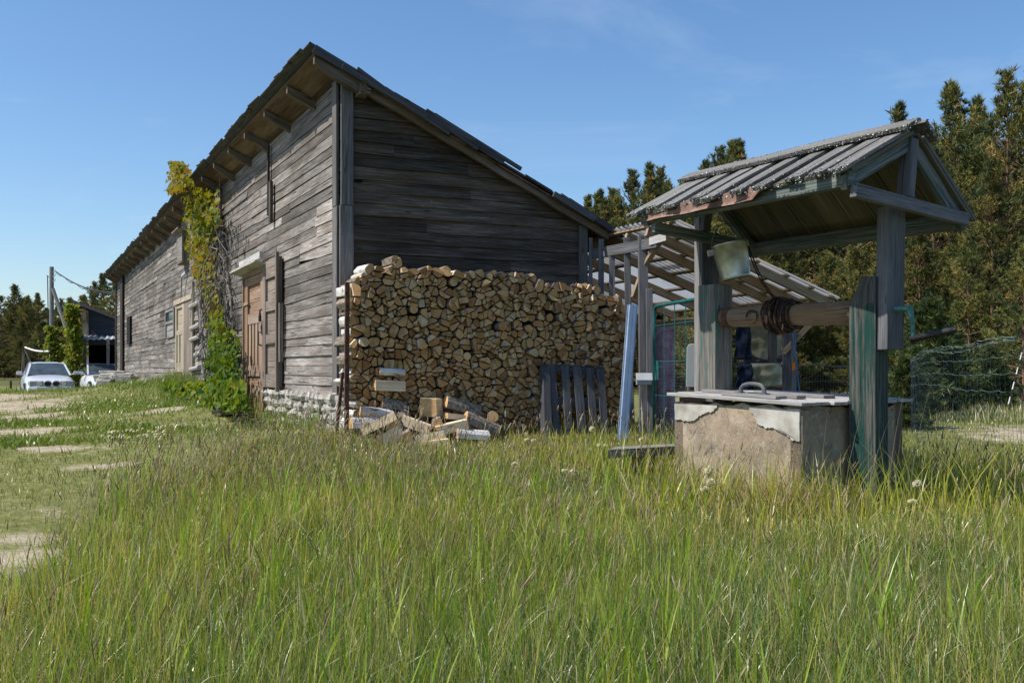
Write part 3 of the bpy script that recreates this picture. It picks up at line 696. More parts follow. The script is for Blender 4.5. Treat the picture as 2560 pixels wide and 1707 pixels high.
# ================================================================ firewood stack against the gable
FO = .46                                          # front plane of the stack, in front of the gable
prof = []
for (px, py) in [(805, 640), (830, 612), (860, 600), (900, 594), (960, 598), (1040, 604), (1090, 610), (1180, 618), (1250, 632), (1290, 646), (1380, 654), (1425, 665), (1441, 700)]:
    prof.append(gable_px(px * 1.0884, py * 1.0884, FO))
ps = [p[0] for p in prof]; pz = [p[1] for p in prof]
S0, S1 = -.07, ps[-1]
def top(s): return float(np.interp(s, ps, pz))
def gnd(s): p = BW(-FO, s, 0); return gz(p.x, p.y) - .02
pts = []
zz = .2; r_ = 0
while zz < 2.6:
    s = S0 - .3 + (.08 if r_ % 2 else 0)
    while s < S1 + .35:
        pts.append((s + U_(-.038, .038), zz + U_(-.034, .034))); s += .128
    zz += .108; r_ += 1
def clip(poly, p, q):
    mx, my = (p[0] + q[0]) / 2, (p[1] + q[1]) / 2; dx, dy = q[0] - p[0], q[1] - p[1]
    out = []; n = len(poly)
    for i in range(n):
        a, b = poly[i], poly[(i + 1) % n]
        da = (a[0] - mx) * dx + (a[1] - my) * dy; db = (b[0] - mx) * dx + (b[1] - my) * dy
        if da <= 0: out.append(a)
        if da * db < 0:
            t = da / (da - db); out.append((a[0] + (b[0] - a[0]) * t, a[1] + (b[1] - a[1]) * t))
    return out
def area(p): return .5 * sum(p[i][0] * p[(i + 1) % len(p)][1] - p[(i + 1) % len(p)][0] * p[i][1] for i in range(len(p)))
def cut(poly, c, ang):
    """split a polygon by a line; returns two (points, cut-edge flags)."""
    nx_, ny_ = -math.sin(ang), math.cos(ang); A_, B_ = [], []
    n = len(poly)
    for i in range(n):
        a, b = poly[i], poly[(i + 1) % n]
        da = (a[0] - c[0]) * nx_ + (a[1] - c[1]) * ny_; db = (b[0] - c[0]) * nx_ + (b[1] - c[1]) * ny_
        (A_ if da >= 0 else B_).append((a, False))
        if da * db < 0:
            t = da / (da - db); q = (a[0] + (b[0] - a[0]) * t, a[1] + (b[1] - a[1]) * t)
            A_.append((q, True)); B_.append((q, True))
    return A_, B_
def finish(poly):
    """poly: list of ((x,y), isCutPoint). Round the outer corners, keep the split corners; returns points and per-edge bark flags."""
    n = len(poly)
    if n < 3: return None
    cuts = [c for _, c in poly]; p = [q for q, _ in poly]
    for it in range(1):
        o, oc = [], []
        n = len(p)
        for i in range(n):
            a, b, c_ = p[i - 1], p[i], p[(i + 1) % n]
            if cuts[i]: o.append(b); oc.append(True)
            else:
                o.append((b[0] * .78 + a[0] * .22, b[1] * .78 + a[1] * .22)); o.append((b[0] * .78 + c_[0] * .22, b[1] * .78 + c_[1] * .22)); oc += [False, False]
        p, cuts = o, oc
    ar = area(p)
    if ar < 0: p = p[::-1]; cuts = cuts[::-1]; ar = -ar
    if ar < .0009: return None
    cx, cy = sum(q[0] for q in p) / len(p), sum(q[1] for q in p) / len(p)
    d = math.sqrt(ar); k = max(.6, 1 - U_(.009, .019) / d)
    p = [(cx + (q[0] - cx) * k * U_(.985, 1.01), cy + (q[1] - cy) * k * U_(.985, 1.01)) for q in p]
    bark = [not (cuts[i] and cuts[(i + 1) % len(p)]) for i in range(len(p))]
    return p, bark, ar, (cx, cy)
pieces = []
for i, p in enumerate(pts):
    if p[1] > top(p[0]) - .045 or p[1] < gnd(p[0]) + .03 or p[0] < S0 or p[0] > S1 + .02: continue
    poly = [(p[0] - .13, p[1] - .13), (p[0] + .13, p[1] - .13), (p[0] + .13, p[1] + .13), (p[0] - .13, p[1] + .13)]
    for q in pts:
        if q is not p and abs(q[0] - p[0]) < .32 and abs(q[1] - p[1]) < .32:
            poly = clip(poly, p, q)
            if len(poly) < 3: break
    if len(poly) < 3: continue
    u = U_(0, 1); c = (p[0] + U_(-.015, .015), p[1] + U_(-.015, .015)); an = U_(0, math.pi)
    parts = [[(q, False) for q in poly]]
    if u < .05:
        rr = U_(.048, .06); cc = [(c[0] + rr * math.cos(t * .5236), c[1] + rr * math.sin(t * .5236)) for t in range(12)]
        parts = [[(q, False) for q in cc]]
    elif u < .36: parts = list(cut(poly, c, an))
    else:
        a_, b_ = cut(poly, c, an); parts = [a_]
        nx_, ny_ = -math.sin(an), math.cos(an)
        pl = [q for q, _ in b_]; fl = dict((q, f) for q, f in b_)
        c2 = (c[0] - nx_ * .002, c[1] - ny_ * .002)
        if U_(0, 1) < .45:
            q1, q2 = cut([q for q, _ in a_], (c[0] + nx_ * .03, c[1] + ny_ * .03), an + math.pi / 2 + U_(-.6, .6)); fa_ = dict((q, f) for q, f in a_)
            parts = [[(q, f or fa_.get(q, False)) for q, f in q1], [(q, f or fa_.get(q, False)) for q, f in q2]]
        x_, y_ = cut(pl, (c[0] - nx_ * .03 + math.cos(an) * U_(-.02, .02), c[1] - ny_ * .03 + math.sin(an) * U_(-.02, .02)), an + math.pi / 2 + U_(-.5, .5))
        parts += [[(q, f or fl.get(q, False)) for q, f in x_], [(q, f or fl.get(q, False)) for q, f in y_]]
    for pp in parts:
        r = finish(pp)
        if r: pieces.append(r)
WMATS = [M['endgrain'], M['splitwood'], M['bark'], M['birch']]
def make_log(mb, p, bark, cx, cy, birchy, tint):
    prot = U_(-.045, .04) + (.03 if U_(0, 1) < .06 else 0); L = U_(.36, .42)
    sx, sy = U_(-.07, .07), U_(-.045, .045)
    front = []; n = len(p)
    for (x, y) in p: front.append(BW(-FO - prot + (x - cx) * sx * 4 + (y - cy) * sy * 6, x, y))
    off = A * min(L, FO + prot - .015) + B * U_(-.012, .012) + UP * U_(-.006, .006)
    mb.prism(front, off, tint=tint, sidemi=[(3 if birchy else 2) if b else 1 for b in bark], capmi=0)
    return BW(-FO - prot + L / 2, cx, cy)
pieces.sort(key=lambda r: -r[2])
NSEP = 268
stack_top = {}
rest = MB()
for k, (p, bark, ar, (cx, cy)) in enumerate(pieces):
    birchy = U_(0, 1) < (.65 if cx < .12 else .22); tint = min(1, max(0, random.gauss(.45, .26)))
    if k < NSEP:
        mb = MB(); c = make_log(mb, p, bark, cx, cy, birchy, tint)
        o = mb.build('firewood_log', WMATS, origin=c)
        cutn = sum(1 for b in bark if not b)
        at_top = cy > top(cx) - .14; at_end = cx < .10
        if at_end: lab, grp = 'log at the sunlit open left end of the firewood stack, its side catching the sun', 'logs at the sunlit left end of the stack'
        elif at_top: lab, grp = 'log in the topmost layer of the firewood stack below the dark siding', 'logs along the top of the stack'
        elif cutn == 0: lab, grp = 'whole round log end inside the firewood stack', 'round unsplit logs in the stack'
        elif cutn == 1: lab, grp = 'half-round split log end inside the firewood stack', 'half-round logs in the stack'
        else: lab, grp = 'wedge-shaped split log end inside the firewood stack', 'wedge logs in the stack'
        tag(o, lab, 'log', grp)
    else: make_log(rest, p, bark, cx, cy, birchy, tint)
o = rest.build('firewood_logs', WMATS); tag(o, 'smaller split log ends filling the firewood stack between the large ones', 'firewood', kind='stuff')

# ---- loose logs at the foot of the stack
def loose(px, py, d, L, wd, ht, ang, tilt, shape, birchy, label, tint=.7):
    """px,py centre in the photo; d = metres in front of the stack; ang in the ground plane from the gable direction."""
    pl = ray_plane(px, py, C0 - A * (FO + d), A); s, zc = (pl - C0).dot(B), pl.z
    ax = (B * math.cos(ang) + A * math.sin(ang)) * math.cos(tilt) + UP * math.sin(tilt); ax.normalize()
    side = (UP - ax * ax.z).normalized().cross(ax); u = ax.cross(side) * -1
    if u.z < 0: u = -u
    if shape == 'round': pr = [(math.cos(t * .5236) * wd / 2, math.sin(t * .5236) * ht / 2) for t in range(12)]; bk = [True] * 12
    elif shape == 'half': pr = [(-wd / 2, -ht / 2), (wd / 2, -ht / 2)] + [(math.cos(t * .5236) * wd / 2, -ht / 2 + math.sin(t * .5236) * ht) for t in range(1, 6)]; bk = [False] + [True] * 6
    elif shape == 'wedge': pr = [(-wd / 2, -ht / 2), (wd * .3, -ht / 2), (wd * .5, -ht * .1), (wd * .42, ht * .25), (-wd * .1, ht / 2)]; bk = [False, True, True, True, False]
    else: pr = [(-wd / 2, -ht / 2), (wd / 2, -ht * .42), (wd * .46, ht / 2), (-wd * .44, ht * .46)]; bk = [False, True, False, False]
    c = BW(-FO - d, s, zc); off = ax * L
    mb = MB(); mb.prism([c - off / 2 + side * x + u * y for x, y in pr], off, tint=tint, sidemi=[(3 if birchy else 2) if b else 1 for b in bk], capmi=0)
    o = mb.build('firewood_log', WMATS, origin=c); tag(o, label, 'log', 'loose logs at the foot of the stack')
LL = [
 (973, 964, .05, .33, .10, .11, .03, -.04, 'block', 0, 'long pale split log lying flat across the stack, above the loose heap'),
 (979, 930, .03, .28, .08, .08, .02, -.05, 'round', 1, 'white birch log lying crosswise in the stack above the pale split log'),
 (1079, 1018, .16, .24, .19, .2, .9, .0, 'block', 0, 'big pale square-split block in the middle of the loose heap'),
 (941, 1032, .10, .34, .11, .11, .05, -.12, 'round', 1, 'birch-barked log lying crosswise low at the left of the loose heap'),
 (1000, 1052, .26, .34, .17, .17, .9, .18, 'half', 0, 'dark-barked half log slanting up from the left of the loose heap'),
 (1042, 1062, .40, .32, .14, .1, -.45, -.35, 'block', 0, 'pale split log tipped downwards left of the big block'),
 (1155, 1015, .14, .42, .13, .13, .1, -.28, 'half', 0, 'brown half log slanting down to the right of the big block'),
 (1152, 1043, .32, .36, .10, .06, .1, -.12, 'block', 0, 'pale flat slab resting on the heap right of the big block'),
 (1128, 1068, .45, .34, .12, .1, -.1, .2, 'block', 0, 'greyish split log with a pale face, low in front of the flat slab'),
 (1205, 1058, .34, .42, .13, .12, .0, -.4, 'half', 0, 'half log slanting down to the right edge of the loose heap'),
 (973, 1090, .52, .32, .13, .12, .5, .35, 'wedge', 0, 'pale wedge log tipped up in the grass at the left front of the heap'),
 (1073, 1096, .55, .34, .15, .12, .2, .1, 'wedge', 0, 'tan wedge log half sunk in the grass in the middle front of the heap'),
 (1020, 1085, .48, .3, .12, .11, 1.2, .1, 'wedge', 0, 'tan wedge log with its end turned forward, left front of the heap'),
 (948, 1058, .30, .38, .1, .09, -.5, .45, 'block', 0, 'brown board-like log leaning up to the right at the left of the heap'),
 (910, 1056, .16, .3, .12, .11, .15, 0, 'half', 1, 'birch half log at the lower left corner of the stack'),
 (1094, 1055, .30, .28, .13, .13, 1.3, .05, 'wedge', 0, 'tan wedge log tucked under the big block'),
 (1180, 1085, .50, .36, .13, .1, .0, -.08, 'half', 1, 'pale barked half log in the grass at the right front of the heap'),
 (1045, 1110, .60, .3, .13, .11, .4, .2, 'wedge', 0, 'small tan wedge log lowest in the grass before the heap'),
 (1230, 1040, .12, .3, .12, .12, 1.2, 0, 'round', 0, 'dark round log end at the right of the loose heap near the pallet'),
 (1090, 1110, .62, .26, .11, .09, -.3, .1, 'block', 0, 'grey split log in the grass below the tan wedge'),
 (985, 1012, .08, .26, .09, .09, -.1, -.2, 'half', 0, 'thin dark half log above the birch-barked log'),
]
for l in LL: loose(*l)

# ---- steel posts at the sunlit end
def iron_post(px0, py0, px1, py1, d, wd, label):
    a = ray_plane(px0, py0, C0 - A * d, A); b = ray_plane(px1, py1, C0 - A * d, A); b.z = min(b.z, gz(b.x, b.y)) - .1
    m = MB(); m.beam([b, a], B * wd, A * .03, tint=.5); m.beam([b + A * .02, a + A * .02], B * .006, A * .05, tint=.5)
    o = m.build('iron_post', M['rust'], origin=b); tag(o, label, 'post')
iron_post(868, 706, 866, 1085, FO + .12, .045, 'tall rusty iron post holding the left end of the firewood stack')
iron_post(857, 930, 838, 1075, FO + .02, .03, 'short leaning rusty iron bar left of the tall iron post')
# ---- pallet leaning on the stack
pr = empty('pallet', ray_plane(1425, 1085, C0 - A * (FO + .4), A), 'dark grey wooden pallet leaning upright against the firewood stack', 'pallet')
def plp(px, py, d): return ray_plane(px, py, C0 - A * (FO + d), A)
for i, (xt, xb, yt, ybm) in enumerate([(1378, 1392, 910, 1092), (1412, 1424, 914, 1094), (1442, 1458, 916, 1096), (1474, 1486, 920, 1098), (1500, 1514, 922, 1098)]):
    m = MB(); tp, bt = plp(xt, yt, .10), plp(xb, ybm, .36); bt.z -= .1
    m.beam([bt, (bt + tp) / 2 - A * .004, tp], B * (.112 if i == 2 else .095), A * .022, tint=U_(.3, .8)); m.build('slat', M['palletwood'], pr, bevel=.003)
for (yy, d) in ((920, .075), (1000, .18), (1080, .29)):
    m = MB(); m.board(plp(1354, yy, d), plp(1508, yy + 8, d), UP * .10, A * .06, tint=.3); m.build('stringer', M['palletwood'], pr)
m = MB(); m.beam([plp(1366, 1092, .34), plp(1362, 918, .08)], B * .09, A * .1, tint=.2); m.build('slat', M['palletwood'], pr)
tg = MB(); c = plp(1481, 938, .075); tg.box(c - A * .02, B * .05, A * .004, UP * .07, tint=.8); tg.build('torn_label', M['greymetal'], pr)
# ---- galvanised profile leaning at the right end of the stack
m = MB(); tp = P(1581, 762, 11.15); bt = P(1553, 1112, 10.7); bt.z -= .1
for (dx, dd, ww) in ((-.055, 0, .02), (-.025, .022, .045), (.02, .022, .035), (.055, 0, .03)):
    m.beam([bt + B * dx - A * dd, tp + B * dx - A * dd], B * ww, A * .006, tint=.5)
for dx in (-.045, -.003, .04): m.beam([bt + B * dx - A * .011, tp + B * dx - A * .011], B * .005, A * .024, tint=.5)
o = m.build('metal_profile', M['sky_tinted_steel'], origin=bt); tag(o, 'bluish galvanised metal profile leaning at the right end of the firewood stack', 'metal profile')
# ================================================================ the well
WO = Vector((2.61, 7.30, 0)); WU = Vector((-.536, .844, 0)).normalized(); WV = Vector((WU.y, -WU.x, 0))
def W(u, v, z): return WO + WU * u + WV * v + UP * z
well = empty('well', W(.78, 0, .05), 'old draw well with a rendered concrete box, windlass and small plank gable roof', 'well')
ux0, ux1, vh, bt = .126, 1.46, .571, .835
# box: thin walled tank with chipped rim
bx = MB()
def wallstrip(p, q, nrm, th, zt):
    n = 14; top_ = []; 
    for i in range(n + 1):
        f = i / n; top_.append(p + (q - p) * f + UP * (zt + .012 * math.sin(i * 2.3) + U_(-.008, .008)))
    vs = []
    for i in range(n + 1):
        b_ = Vector((top_[i].x, top_[i].y, -.25)); vs += [b_, top_[i], top_[i] + nrm * th, b_ + nrm * th]
    fs = []
    for i in range(n):
        o = i * 4
        for j in range(3): fs.append([o + j, o + j + 4, o + j + 5, o + j + 1])
    fs += [[0, 1, 2, 3], [n * 4 + 3, n * 4 + 2, n * 4 + 1, n * 4]]
    bx.add(vs, fs, tint=.5)
wallstrip(W(ux0, -vh, 0), W(ux1, -vh, 0), WV, .10, bt); wallstrip(W(ux1, vh, 0), W(ux0, vh, 0), -WV, .10, bt)
wallstrip(W(ux0, vh, 0), W(ux0, -vh, 0), WU, .10, bt - .004); wallstrip(W(ux1, -vh, 0), W(ux1, vh, 0), -WU, .10, bt - .004)
bxo = bx.build('well_box', M['concrete'], well); bxo['label'] = 'brownish rendered concrete well box'
# remaining smooth plaster on the sunny face
Zm = 3.36
for poly in ([(297, 126), (340, 118), (500, 140), (640, 152), (648, 175), (628, 205), (600, 232), (545, 243), (512, 262), (488, 268), (462, 300), (420, 312), (380, 306), (292, 293)],
             [(915, 192), (960, 178), (1010, 172), (1095, 190), (1205, 212), (1262, 182), (1348, 186), (1350, 300), (1338, 330), (1347, 480), (1335, 486), (1300, 470), (1276, 474), (1262, 447), (1244, 441), (1215, 412), (1188, 398), (1150, 378), (1100, 366), (1060, 372), (1020, 352), (985, 330), (968, 300), (945, 245)]):
    m = MB(); f = []
    dense = []
    for i in range(len(poly)):
        a, b = poly[i], poly[(i + 1) % len(poly)]
        for k in range(4):
            t = k / 4; dense.append((a[0] + (b[0] - a[0]) * t + (U_(-9, 9) if k else 0), a[1] + (b[1] - a[1]) * t + (U_(-9, 9) if k else 0)))
    for (x, y) in dense:
        p = ray_plane(1600 + x / Zm, 960 + y / Zm, W(0, -vh - .013, 0), WV); f.append(p)
    uu = [(p - WO).dot(WU) for p in f]
    f = [p + WU * (max(0, ux0 + .002 - u) - max(0, u - ux1 + .002)) for p, u in zip(f, uu)]
    f = [Vector((p.x, p.y, min(p.z, bt - .012))) for p in f]
    m.prism(f, WV * .0155, tint=.5); m.build('plaster_patch', M['plaster'], well)
# small plaster remnant on the shaded face
m = MB(); f = [W(ux0 - .008, -vh + .005, bt - .02), W(ux0 - .008, -.30, bt - .04), W(ux0 - .008, -.36, bt - .1), W(ux0 - .008, -.46, bt - .2), W(ux0 - .008, -.5, bt - .33), W(ux0 - .008, -vh + .005, bt - .4)]
m.prism(f, WU * .0105, tint=.3); m.build('plaster_patch', M['concrete'], well)

# lid: boards, hatch battens, handle
lid = empty('lid', W(.8, 0, .87)); lid.parent = well; lid.matrix_parent_inverse = Matrix.Translation(-well.matrix_basis.translation)
def LZ(u, v): return .862 + .030 * (u - .1) + .006 * (v + .5)
nb = 8; v0 = -vh - .05; wd = (2 * vh + .10) / nb
m = MB()
for i in range(nb):
    v = v0 + wd * (i + .5); e0 = ux0 - .05 + U_(-.03, .02); e1 = ux1 + .06 + U_(-.02, .03)
    m.beam([W(e0, v, LZ(e0, v) + U_(-.005, .003)), W((e0 + e1) / 2, v, LZ(.8, v) + U_(-.003, .006)), W(e1, v, LZ(e1, v) + U_(-.003, .01))], WV * (wd - .006), UP * .024, tint=U_(.35, .9))
m.build('lid_board', M['lidwood'], lid, bevel=.003)
m = MB()
for (u0, u1, v, ww) in ((.36, 1.38, -.30, .10), (.30, 1.02, -.06, .13)):
    m.beam([W(u0, v, LZ(u0, v) + .026), W(u1, v, LZ(u1, v) + .028)], WV * ww, UP * .026, tint=.35)
m.beam([W(.42, -.45, LZ(.42, -.4) + .024), W(1.02, -.42, LZ(1.02, -.4) + .024)], WV * .12, UP * .022, tint=.6)
m.build('hatch_batten', M['greywood'], lid, bevel=.003)
h = MB(); pth = []
for i in range(13):
    t = math.pi * i / 12; pth.append(W(.76 + .13 * math.cos(t) * (1 if abs(math.cos(t)) < .8 else .95), -.40, LZ(.76, -.4) + .034 + .078 * math.sin(t) ** .55))
h.tube(pth, [.022] + [.016] * 11 + [.022], 8); h.box(W(.63, -.40, LZ(.63, -.4) + .038), WU * .06, WV * .05, UP * .012); h.box(W(.89, -.40, LZ(.89, -.4) + .038), WU * .06, WV * .05, UP * .012)
h.build('handle', M['handle'], lid, smooth=False)

# posts
def rot_post(name, c, z0, z1, w_, d_, ang, mat, lean=(0, 0), tint=.5, chamfer=None, bevel=.006):
    x = Vector((math.cos(ang), math.sin(ang), 0)); y = Vector((-x.y, x.x, 0)); m = MB()
    t = Vector((lean[0], lean[1], 0))
    a = Vector((c.x, c.y, z0)); b = Vector((c.x, c.y, z1)) + t
    if chamfer:
        zc, amt = chamfer; k = (zc - z0) / (z1 - z0); mid = a + (b - a) * k
        lo = [-x * w_ / 2 - y * d_ / 2, x * w_ / 2 - y * d_ / 2, x * w_ / 2 + y * d_ / 2, -x * w_ / 2 + y * d_ / 2]
        hi = [p + (x * amt if p.dot(x) < 0 else Vector()) for p in lo]
        vs = [a + p for p in lo] + [mid + p for p in lo] + [b + p for p in hi]
        fs = []; uv = []
        ov = U_(0, 20); us = [0, (mid - a).length, (b - a).length]
        m2 = []
        for lv in range(2):
            for j in range(4):
                i0, i1 = lv * 4 + j, lv * 4 + (j + 1) % 4; fs.append([i0, i1, i1 + 4, i0 + 4])
                m2.append([(us[lv], ov + j * w_), (us[lv], ov + (j + 1) * w_), (us[lv + 1], ov + (j + 1) * w_), (us[lv + 1], ov + j * w_)])
        fs += [[3, 2, 1, 0], [8, 9, 10, 11]]; m2 += [[(0, 0), (.1, 0), (.1, .1), (0, .1)]] * 2
        o = len(m.V); m.V += [tuple(p) for p in vs]; m.T += [tint] * 12; m.F += fs; m.UV += m2; m.M += [0] * len(fs)
    else: m.beam([a, (a + b) / 2, b], x * w_, y * d_, tint=tint)
    return m.build(name, mat, well, bevel=bevel)
rot_post('post', W(-.005, 0, 0), -.2, 1.775, .205, .205, R(-45), M['greenwood'], chamfer=(1.57, .10))['label'] = 'near post painted dark green with a bare brown slanted top'
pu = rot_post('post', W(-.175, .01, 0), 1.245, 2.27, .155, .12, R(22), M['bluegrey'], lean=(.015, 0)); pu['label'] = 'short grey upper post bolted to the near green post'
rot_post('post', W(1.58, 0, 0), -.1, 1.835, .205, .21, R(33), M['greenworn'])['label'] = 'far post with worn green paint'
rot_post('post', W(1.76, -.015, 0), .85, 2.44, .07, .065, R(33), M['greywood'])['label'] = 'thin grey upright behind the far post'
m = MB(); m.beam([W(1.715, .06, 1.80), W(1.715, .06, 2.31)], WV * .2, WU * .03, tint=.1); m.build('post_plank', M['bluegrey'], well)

# windlass with chain, crank
win = empty('windlass', W(.78, 0, 1.54)); win.parent = well; win.matrix_parent_inverse = Matrix.Translation(-well.matrix_basis.translation)
m = MB(); n = 12; pth = []; rad = []
for i in range(n + 1):
    u = .085 + (1.475 - .085) * i / n; pth.append(W(u, 0, 1.527 + .022 * i / n)); rad.append(.091 - .010 * i / n + .002 * math.sin(i * 2.1))
m.tube(pth, rad, 18, tint=.5); m.build('log_drum', M['logwood'], win, smooth=True)
m = MB()
for u in (1.40,): 
    m.tube([W(u - .03, 0, 1.545), W(u + .03, 0, 1.546)], .0885, 18)
m.build('iron_band', M['rust'], win)
m = MB()
def coil(u0, u1, turns, r, th, ph=0, wob=.01):
    p = []; N_ = int(turns * 14)
    for i in range(N_ + 1):
        t = i / N_; a = 2 * math.pi * turns * t + ph; rr = r + wob * math.sin(a * 1.7 + ph) + U_(-.004, .004)
        p.append(W(u0 + (u1 - u0) * t + .012 * math.sin(a * .9 + ph), 0, 1.538) + (WV * math.cos(a) + UP * math.sin(a)) * rr)
    m.tube(p, th, 5, cap=False)
coil(.66, .98, 9, .102, .0085); coil(.96, .70, 8, .114, .0085, 1.0); coil(.72, .92, 6, .126, .0085, 2.2, .016); coil(.9, .74, 4, .136, .008, .5, .02)
# a hanging loop and the two strands up to the bucket
m.tube([W(.72, -.10, 1.50), W(.70, -.13, 1.42), W(.72, -.1, 1.37), W(.78, -.06, 1.38), W(.80, -.09, 1.46)], .008, 5)
m.tube([W(1.06 + .06 * math.cos(t * .55), -.098, 1.535 + .055 * math.sin(t * .55)) for t in range(12)], .007, 5)
m.build('chain', M['rustchain'], win)
hk = P(1867, 612, 8.5); en = W(.9, .02, 1.66)
cr = MB()
for s in (-.012, .014):
    pth = []; N_ = 26
    for i in range(N_ + 1):
        t = i / N_; p = hk.lerp(en, t); p.z -= .06 * math.sin(math.pi * t); p += WV * s + WU * .006 * (1 if i % 2 else -1); p.x += .005 * (1 if i % 2 else -1); pth.append(p)
    cr.tube(pth, .0062, 5, cap=False)
cr.build('chain', M['rustchain'], win)
m = MB(); m.tube([W(.12, 0, 1.53), W(-.32, .0, 1.535), W(-.36, .004, 1.53)], .021, 10)
m.tube([W(-.345, .003, 1.54), W(-.355, .02, 1.45), W(-.35, .035, 1.36), W(-.36, .04, 1.325)], [.024, .017, .016, .02], 9); m.build('crank', M['crank'], win, smooth=True)
m = MB(); m.tube([W(-.33, .04, 1.318), W(-.48, .045, 1.345), W(-.66, .05, 1.372)], [.025, .026, .024], 10); m.tube([W(-.66, .05, 1.372), W(-.675, .05, 1.374)], .014, 8); m.build('crank_grip', M['black'], win, smooth=True)

# roof, built in a frame tilted about the ridge direction
TA = R(4.6); cT, sT = math.cos(TA), math.sin(TA)
def RT(u, v, w_): return W(u, v * cT + w_ * sT, 2.285 + w_ * cT - v * sT)
def RV(v, w_): return WV * (v * cT + w_ * sT) + UP * (w_ * cT - v * sT)
AP, EV = .50, .73; U0, U1 = -.38, 1.84
EWS = {-1: .055, 1: -.035}; LENS = {k: math.hypot(EV, AP - v) for k, v in EWS.items()}
roof = empty('roof', RT(.7, 0, .5)); roof.parent = well; roof.matrix_parent_inverse = Matrix.Translation(-well.matrix_basis.translation)
lich = MB()
def lichen(c, x, y, n_, r=.008):
    for _ in range(n_):
        p = c + x * U_(-.5, .5) + y * U_(-.5, .5); s = r * U_(.5, 1.4)
        q = [p + Vector((random.gauss(0, 1), random.gauss(0, 1), random.gauss(0, 1))).normalized() * s for _ in range(4)]
        lich.add(q, [[0, 1, 2], [0, 3, 1], [1, 3, 2], [0, 2, 3]], tint=random.choice([0, 0, .5, .9, 1]))
for side in (-1, 1):
    EW, lenS = EWS[side], LENS[side]; dnv = RV(side * EV / lenS, -(AP - EW) / lenS); nrm = RV(side * (AP - EW) / lenS, EV / lenS)
    low = MB(); upm = MB(); u = U0; i = 0; pitch = (U1 - U0) / 9
    for i in range(10):
        uc = U0 + pitch * i; e = lenS - (.04 if side < 0 else 0) + U_(-.03, .03)
        if i < 9:
            c0 = RT(uc + pitch / 2, 0, AP) + dnv * .03; c1 = RT(uc + pitch / 2, 0, AP) + dnv * (e - .02)
            low.beam([c0, (c0 + c1) / 2 + nrm * U_(-.003, .003), c1], WU * (pitch * .97), nrm * .024, tint=U_(.2, .8))
        ww = .135 * U_(.9, 1.12); uu = uc + (.07 if i == 0 else (-.07 if i == 9 else U_(-.02, .02)))
        e = lenS + (-.015 + U_(-.05, .04) if side < 0 else U_(-.01, .02)) + (.06 if (i == 9 and side < 0) else 0)
        c0 = RT(uu, 0, AP) + dnv * (.05 + U_(0, .03)) + nrm * .029; c1 = RT(uu + U_(-.015, .015), 0, AP) + dnv * e + nrm * (.029 + U_(-.004, .004))
        upm.beam([c0, (c0 + c1) / 2 + nrm * U_(-.002, .006), c1], WU * ww, nrm * .03, tint=U_(.2, .9))
        if side < 0:
            lichen(c1 + dnv * .004, WU * ww, nrm * .036, 60); lichen(c1 - dnv * .05 + nrm * .016, WU * ww, dnv * .1, 30, .006)
            lichen((c0 * .3 + c1 * .7) - WU * ww / 2, dnv * lenS * .5, nrm * .03, 26, .006)
            if i < 9: lichen(RT(uc + pitch / 2, 0, AP) + dnv * (lenS - .02), WU * pitch * .7, nrm * .026, 26)
    low.build('lower_plank', M['underroof'], roof); upm.build('upper_plank', M['roofplank'], roof, bevel=.004)
    rc = MB(); o = nrm * .072 + dnv * (.085 if side < 0 else .075)
    rc.beam([RT(U0 - .05, 0, AP) + o, RT(.2, 0, AP + .004) + o, RT(.9, 0, AP - .004) + o, RT(U1 + .06, 0, AP + .002) + o], dnv * .185, nrm * .032, tint=.6)
    rc.build('ridge_board', M['roofplank'], roof, bevel=.005)
    if side < 0:
        for k in range(12): lichen(RT(U0 - .05 + (U1 - U0 + .1) * (k + .5) / 12, 0, AP) + o + dnv * .094, WU * .2, nrm * .034, 42, .007)
        lichen(RT(U0 - .052, 0, AP) + o, dnv * .18, nrm * .034, 70); lichen(RT(U1 + .06, 0, AP) + o, dnv * .18, nrm * .034, 40)
        lichen(RT(.7, 0, AP) + o + nrm * .016 - dnv * .08, WU * 2.2, dnv * .04, 120, .006)
    else: lichen(RT(U0 - .052, 0, AP) + o, dnv * .18, nrm * .034, 60)
def lichmat():
    g = G('crusty_lichen'); c = g.ramp(g.attr('tint'), [(0, (.03, .032, .03)), (.5, (.22, .23, .21)), (1, (.55, .57, .53))]); return g.done(g.bsdf(c, .95, spec=.1))
lich.build('lichen', lichmat(), roof)
# frames at both ends: tie beam, rafters, king post; eave plates along the sides
for uu, nm in ((U0 + .06, 0), (U1 - .12, 1)):
    for side in (-1, 1):
        m = MB(); EW, lenS = EWS[side], LENS[side]; dnv = RV(side * EV / lenS, -(AP - EW) / lenS); nrm = RV(side * (AP - EW) / lenS, EV / lenS)
        m.beam([RT(uu, 0, AP) - nrm * .065 + dnv * .02, RT(uu, 0, AP) - nrm * .065 + dnv * (lenS - .02)], nrm * .095, WU * .05, tint=.5); m.build('roof_rafter', M['greentrim'], roof, bevel=.003)
    m = MB(); m.beam([RT(uu - .055, -EV + .10, -.035), RT(uu - .055, EV - .10, -.03)], RV(0, 1) * .09, WU * .055, tint=.75); m.build('tie_beam', M['greentrim'] if nm else M['bluegrey'], roof, bevel=.003)
    m = MB(); m.beam([RT(uu + .0, -.01, .03), RT(uu + .0, .01, AP - .05)], RV(1, 0) * .085, WU * .09, tint=.45); m.build('king_post', M['bluegrey'], roof, bevel=.003)
for side in (-1, 1):
    m = MB(); v = side * (EV - .10); m.beam([RT(U0 + .02, v, EWS[side] + .0), RT(U1 - .05, v, EWS[side] + .0)], RV(0, 1) * .12, RV(1, 0) * .06, tint=.4); m.build('eave_plate', M['greentrim'], roof, bevel=.003)
